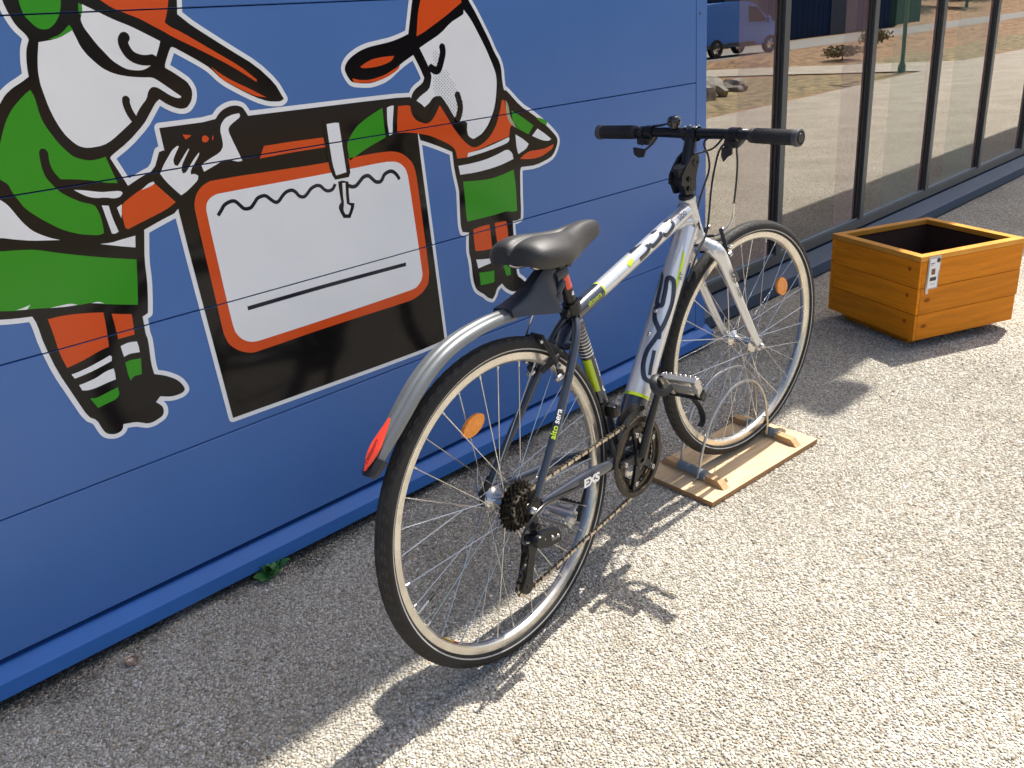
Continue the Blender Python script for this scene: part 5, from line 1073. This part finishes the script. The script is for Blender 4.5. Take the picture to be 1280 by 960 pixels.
# ------------------------------------------------------------- timber planter
pt = -.44257; PS = .493; pl = tag(empty('planter', (3.1209, -.6744, 0)), 'square orange stained timber planter box with a paper notice on its front', 'planter'); pl.rotation_euler = (0, 0, pt)
M_or = wood('orange_stained_pine', (.62, .195, .005), (.86, .285, .008), 3.5, .5, (1.2, 14, 14), spec=.2); M_or2 = wood('orange_stained_pine_side', (.62, .195, .005), (.86, .285, .008), 3.5, .5, (14, 1.2, 14), spec=.2); M_rimw = wood('planter_rim_pine', (.60, .24, .025), (.74, .34, .05), 4, .45, (2, 2, 14), False, spec=.25)
z0 = .040; bh = .3286-.020; h3 = bh/3
for side in range(4):
    for k in range(3):
        mb = MB(); j = random.uniform(-.0008, .0008)
        za = z0+k*h3+.0006; zb = z0+(k+1)*h3-.0010
        if side == 0: lo, hi = (.012, 0+j, za), (PS-(.004 if k else .010), .022, zb)
        elif side == 2: lo, hi = (0, PS-.022, za), (PS, PS+j, zb)
        elif side == 1: lo, hi = (0+j, .0, za), (.022, PS-.0225, zb)
        else: lo, hi = (PS-.022, .0225, za), (PS+j, PS-.0225, zb)
        if side == 1: lo = (j, .0005, za); hi = (.0115, PS-.0225, zb)
        c = [(a+b)/2 for a, b in zip(lo, hi)]
        mb.bbox([a-b for a, b in zip(lo, c)], [a-b for a, b in zip(hi, c)], .0013); mb.build('plank', M_or if side in (0, 2) else M_or2, pl, c)
rims = [((-.001, -.001, 0), (PS+.001, .035, .02)), ((-.001, PS-.034, 0), (PS+.001, PS+.001, .02)), ((-.001, .0355, 0), (.035, PS-.0345, .02)), ((PS-.034, .0355, 0), (PS+.001, PS-.0345, .02))]
for lo, hi in rims:
    mb = MB(); mb.bbox(lo, hi, .0018); mb.build('rim_board', M_rimw, pl, (0, 0, z0+bh))
ln = MB(); 
for lo, hi in (((.0235, .0235, z0), (PS-.0235, .026, z0+bh-.004)), ((.0235, PS-.026, z0), (PS-.0235, PS-.0235, z0+bh-.004)), ((.0235, .0265, z0), (.026, PS-.0265, z0+bh-.004)), ((PS-.026, .0265, z0), (PS-.0235, PS-.0265, z0+bh-.004)), ((.0265, .0265, z0+.02), (PS-.0265, PS-.0265, z0+.024))): ln.box(lo, hi)
ln.build('liner', mat('brown_geotextile_liner', (.045, .018, .010), .85, var=.3, vscale=60, bump=.5, bscale=300), pl)
for x in (.05, PS/2-.02, PS-.09):
    MB().bbox((x, .075, .0), (x+.04, PS-.05, z0-.0015), .002).build('runner', M_or2, pl)
# paper notice in a clear sleeve taped to the front
no = empty('paper_notice', (3.1209, -.6744, 0)); no.rotation_euler = (0, 0, pt); tag(no, 'small printed paper notice in a clear plastic sleeve taped to the planter', 'notice')
def npiece(name, x0, x1, z0_, z1_, m, d, par=no, skew=0):
    mb = MB(); mb.box((x0, -.0018-d-.0004, z0_), (x1, -.0018-d, z1_)); 
    mb.v = [(x+(z-z0_)*skew, y, z) for x, y, z in mb.v]; return mb.build(name, m, par)
zt = z0+bh+.018
M_paper = mat('white_paper', (.88, .88, .86), .6); M_slv = mat('clear_sleeve_plastic', (.55, .50, .46), .12, coat=1); M_ink = mat('black_ink', (.03, .03, .035), .4); M_grey = mat('grey_ink', (.35, .34, .33), .5); M_brn = mat('brown_ink', (.20, .08, .05), .5)
npiece('sleeve', .030, .086, zt-.128, zt-.002, M_slv, 0, skew=.04)
npiece('tape', .033, .045, zt-.145, zt-.122, mat('cloudy_tape', (.72, .66, .58), .3, coat=.5), .0005)
npiece('sheet', .037, .083, zt-.123, zt-.012, M_paper, .0012, skew=.04)
npiece('picture_strip', .033, .037, zt-.122, zt-.010, M_grey, .0012); npiece('picture_strip', .082, .0855, zt-.122, zt-.060, M_grey, .0012)
npiece('picture', .050, .067, zt-.072, zt-.050, M_brn, .0018); npiece('picture', .046, .074, zt-.096, zt-.082, M_ink, .0018, skew=.04)
npiece('print_line', .044, .062, zt-.030, zt-.0275, M_ink, .0018); npiece('print_line', .044, .056, zt-.036, zt-.0335, M_grey, .0018); npiece('print_line', .051, .070, zt-.110, zt-.108, M_grey, .0018)
MB().lathe([(0, .0012), (.0085, .0012), (.0085, 0), (0, 0)], (.078, -.0036, zt-.020), (0, -1, 0), 20).build('stamp', M_ink, no)

# ------------------------------------------------------------- small things on the ground
wd = empty('weed', (.735, -.030, 0)); tag(wd, 'small green weed growing in the gap under the blue wall', 'weed')
M_leaf = mat('weed_leaf', (.045, .17, .035), .5, var=.35, vscale=60)
leafme = None
lf = MB(); n = 7; vs_ = []
for i in range(n):
    t = i/(n-1); wv = .011*math.sin(math.pi*min(1, t*1.05+.02))**.8*(1+.18*math.sin(i*9)); z = .010*math.sin(t*2.4)
    vs_ += [(t*.030, -wv, z+.002), (t*.030, 0, z), (t*.030, wv, z+.002)]
lf.add(vs_, [(i*3+k, i*3+k+1, i*3+3+k+1, i*3+3+k) for i in range(n-1) for k in range(2)]); leafme = lf.mesh('leaf', M_leaf)
for i in range(16):
    o = link('leaf', leafme, wd); a = random.uniform(0, 6.28); s = random.uniform(.7, 1.5); o.rotation_euler = (random.uniform(-.4, .4), random.uniform(-.9, .1), a)
    o.location = (random.uniform(-.03, .03), random.uniform(-.022, .01), random.uniform(.002, .022)); o.scale = (s, s, s)
st = MB()
for i in range(5): st.tube([(0, 0, 0), (random.uniform(-.02, .02), random.uniform(-.02, .01), .02)], .001, 5)
st.build('stem', M_leaf, wd)
cp = MB(); cp.lathe([(0, .001), (.009, .001), (.012, .003), (.0125, .008), (.0145, .009), (.0145, .006), (.0132, .0), (0, 0)], (0, 0, 0), (.15, -.1, 1), 21)
c_ = cp.build('bottle_cap', mat('rusty_cap_metal', (.20, .07, .04), .4, .4, var=.3, vscale=200, col2=(.72, .60, .50)), None, (.348, -.088, .0055)); tag(c_, 'rusty crimped bottle cap lying open side up on the gravel', 'bottle cap')

# ------------------------------------------------------------- across the yard (seen reflected in the glass)
van = tag(empty('parked_van', (29.4, -16.5, 0)), 'blue panel van parked across the yard, mirrored in the first glass pane', 'van'); van.rotation_euler = (0, 0, R(13)); van.scale = (1.0, 1.0, 1.0)
M_van = mat('blue_van_paint', (.015, .16, .62), .25, coat=1, var=.05, vscale=1); M_vg = mat('van_window_glass', (.01, .012, .015), .3, spec=.2); M_bum = mat('van_bumper_plastic', (.05, .05, .055), .6, var=.1)
side = [(-2.05, .32), (-2.10, .6), (-2.08, 1.1), (-2.0, 1.75), (-1.85, 1.84), (-.4, 1.87), (.35, 1.84), (.75, 1.70), (1.30, 1.18), (1.95, .98), (2.12, .75), (2.12, .35)]
vb = MB(); secs = []
for yy, ins in ((-.86, .06), (-.84, .0), (-.70, -.0), (.70, 0), (.84, 0), (.86, .06)):
    sc_ = .97 if abs(yy) > .85 else 1
    secs.append([(x*sc_, yy*(1 if z < 1.1 else 1-(z-1.1)*.18), z if z < 1.0 else z-(.03 if abs(yy) > .8 else 0)) for x, z in side])
n = len(side); vv = [p for s_ in secs for p in s_]
vb.add(vv, [(i*n+k, i*n+(k+1) % n, (i+1)*n+(k+1) % n, (i+1)*n+k) for i in range(5) for k in range(n)]+[tuple(range(n)), tuple(range(6*n-1, 5*n-1, -1))], 0, True); vb.build('body', M_van, van)
for sg in (1, -1):
    for poly, nm, m_ in (([(.25, 1.12), (1.18, 1.12), (.74, 1.60), (.30, 1.66)], 'window', M_vg), ([(-2.0, .32), (-.85, .32), (-.85, .45), (-2.0, .45)], 'side_trim', M_bum), ([(-.80, .35), (.55, .35), (.55, .47), (-.80, .47)], 'side_trim', M_bum)):
        if nm == 'window':
            q = [(x, sg*(.875*(1-(z-1.1)*.18)), z) for x, z in poly]
            mb = MB(); mb.add(q+[(x, y-sg*.03, z) for x, y, z in q], [(0, 1, 2, 3), (4, 7, 6, 5), (0, 4, 5, 1), (1, 5, 6, 2), (2, 6, 7, 3), (3, 7, 4, 0)], 0, False); mb.build(nm, m_, van)
        else: MB().bbox((poly[0][0], sg*.875-.012, poly[0][1]), (poly[1][0], sg*.875+.012, poly[2][1]), .008).build(nm, m_, van)
    MB().bbox((1.02, sg*1.0-.10, 1.05), (1.14, sg*1.0+.10, 1.27), .04).build('mirror', M_van, van)
    MB().bbox((-2.08, sg*.76-.09, .95), (-1.98, sg*.76+.09, 1.45), .03).build('tail_light', M_red, van)
    MB().bbox((.15, sg*.868-.012, .98), (.32, sg*.868+.016, 1.02), .008).build('door_handle', M_van, van)
    for x in (-1.35, 1.38):
        wh = empty('wheel', (x, sg*.80, .31), van)
        MB().lathe([(.19, -.09), (.29, -.095), (.31, -.07), (.31, .07), (.29, .095), (.19, .09)], (0, 0, 0), (0, sg, 0), 36, close=True).build('tyre', M_tyre, wh)
        r_ = MB(); r_.lathe([(.20, .07), (.19, .055), (.19, -.05), (.20, -.07)], (0, 0, 0), (0, sg, 0), 30); r_.lathe([(0, .07), (.05, .07), (.055, .05), (0, .04)], (0, 0, 0), (0, sg, 0), 20)
        for k in range(5): a = k*2*math.pi/5; r_.prism([(.03, -.03), (.19, -.022), (.19, .022), (.03, .03)], (0, 0, 0), (math.cos(a), 0, math.sin(a)), (-math.sin(a), 0, math.cos(a)), (0, sg, 0), .045, .065)
        r_.build('rim', M_alu, wh)
MB().bbox((1.98, -.80, .35), (2.20, .80, .62), .05).build('bumper', M_bum, van); MB().bbox((-2.2, -.80, .35), (-2.02, .80, .62), .05).build('bumper', M_bum, van)
MB().add([(.78, -.70, 1.68), (.78, .70, 1.68), (1.32, .76, 1.20), (1.32, -.76, 1.20), (.83, -.70, 1.70), (.83, .70, 1.70), (1.37, .76, 1.22), (1.37, -.76, 1.22)], [(0, 1, 2, 3), (4, 7, 6, 5), (0, 4, 5, 1), (1, 5, 6, 2), (2, 6, 7, 3), (3, 7, 4, 0)], 0, False).build('windscreen', M_vg, van)
# dark blue shed beyond the road
shed = tag(empty('metal_shed', (20, -22.2, 0)), 'long dark blue metal shed beyond the road, mirrored in the glass', 'building')
M_shed = mat('dark_blue_cladding', (.006, .022, .07), .8, spec=.1, var=.1, vscale=.4); M_shed2 = mat('dark_green_cladding', (.010, .05, .038), .8, spec=.1, var=.1, vscale=.4)
hs = [('wall', M_shed, 0, 37), ('wall', M_shed2, 37.02, 41.5)]
for nm, m_, a, b in hs:
    mb = MB(); k = a
    while k < b-.01: mb.box((k, -14, 0), (min(k+.56, b), 0, 6.2)); mb.box((min(k+.56, b), -13.9, 0), (min(k+.6, b), -.04, 6.2)); k += .6
    mb.build(nm, m_, shed)
MB().box((-.2, -14.2, 6.2), (41.8, .25, 6.5)).build('roof', M_shed, shed)
for x in (6, 18, 29): MB().box((x, .003, .0), (x+3.2, .05, 3.6)).build('roller_door', mat('roller_door_grey', (.012, .028, .06), .7, var=.1), shed)
# lamp column
lp = tag(empty('lamp_post', (17.66, -5.05, 0)), 'slim green lamp post at the edge of the verge, mirrored in the glass', 'lamp post')
M_lp = mat('green_post_paint', (.05, .11, .075), .45); MB().lathe([(.075, 0), (.075, .12), (.04, .2), (.038, 1), (.03, 4.6), (0, 4.6)], (0, 0, 0), (0, 0, 1), 16).build('column', M_lp, lp); MB().bbox((-.08, -.1, 4.58), (.08, .6, 4.70), .03).build('lamp_head', M_lp, lp)
# boulders on the verge
bm0 = bmesh.new(); bmesh.ops.create_icosphere(bm0, subdivisions=3, radius=1)
M_rock = mat('grey_limestone', (.30, .28, .25), .9, var=.3, vscale=2, bump=1, bscale=8)
for i, (x, y, s) in enumerate(((12.3, -6.1, .30), (12.9, -6.5, .38), (13.3, -7.0, .28), (12.6, -7.0, .34), (13.8, -6.4, .24))):
    me = bpy.data.meshes.new('boulder'); b2 = bm0.copy()
    for v in b2.verts:
        d = v.co.normalized(); f = 1+.22*math.sin(d.x*3.1+i)*math.cos(d.y*4.3+i*2)+.12*math.sin(d.z*7+d.x*5+i); v.co = Vector((round(d.x*f*3)/3*.5+d.x*f*.5, round(d.y*f*3)/3*.5+d.y*f*.5, d.z*f*.75))*s
    b2.to_mesh(me); b2.free(); me.materials.append(M_rock); o = link('boulder', me, None, (x, y, s*.35))
    tag(o, ('medium pale boulder at the near left end of the pile on the verge', 'largest pale boulder of the pile on the dry verge', 'small pale boulder at the back right of the verge pile', 'pale boulder behind the largest one on the verge', 'smallest pale boulder at the right end of the verge pile')[i], 'boulder', 'boulders on the verge')
# dry bushes and far trees
def tree(x, y, h, r, n, m, name, label, cat, group):
    t = tag(empty(name, (x, y, 0)), label, cat, group); mb = MB(); mb.tube([(0, 0, -.1), (.03*h, 0, h*.3), (-.02*h, .02*h, h*.62)], [.035*h*.6+.01, .02*h*.7+.008, .008*h+.004], 8); 
    for k in range(5): a = k*1.26; mb.tube([(0, 0, h*.3+.05*h*k), (math.cos(a)*r*.6, math.sin(a)*r*.6, h*.5+.06*h*k)], [.01*h, .004*h], 6)
    mb.build('trunk', M_bark, t); V = []; F = []
    for k in range(n):
        g = rng.normal(size=3); g /= np.linalg.norm(g); q = g*rng.random()**.4*np.array([r, r, h*.34])*(1+.25*math.sin(g[0]*5+g[2]*4)); c = q+np.array([0, 0, h*.64]); s = r*.085*rng.uniform(.6, 1.4)
        a = rng.normal(size=3); a /= np.linalg.norm(a); b = np.cross(a, rng.normal(size=3)); b /= np.linalg.norm(b); o = len(V)
        V += [tuple(c+a*s), tuple(c+b*s*.6), tuple(c-a*s), tuple(c-b*s*.6)]; F.append((o, o+1, o+2, o+3))
    me = bpy.data.meshes.new('crown'); me.from_pydata(V, [], F); me.materials.append(m); link('crown', me, t)
M_bark = mat('tree_bark', (.10, .07, .05), .9, var=.2); M_fol = mat('evergreen_foliage', (.035, .06, .022), .8, var=.4, vscale=.7); M_dry = mat('dry_bush_foliage', (.20, .17, .08), .9, var=.3, vscale=3)
for i in range(12): tree(63+i*4.2+random.uniform(-1, 1), -28-random.uniform(0, 9)+i*.4, random.uniform(6, 9.5), random.uniform(2.2, 3.2), 1500, M_fol, 'evergreen_tree', 'dense evergreen tree on the bank beyond the road', 'tree', 'trees beyond the road')
for i, (x, y) in enumerate(((22.5, -8.6), (28.6, -10.5))): tree(x, y, .40+.2*i, .5, 900, M_dry, 'dry_bush', ('low dry bush on the bank nearer the lamp post', 'taller dry bush on the bank nearer the road')[i], 'bush', 'dry bushes on the bank')
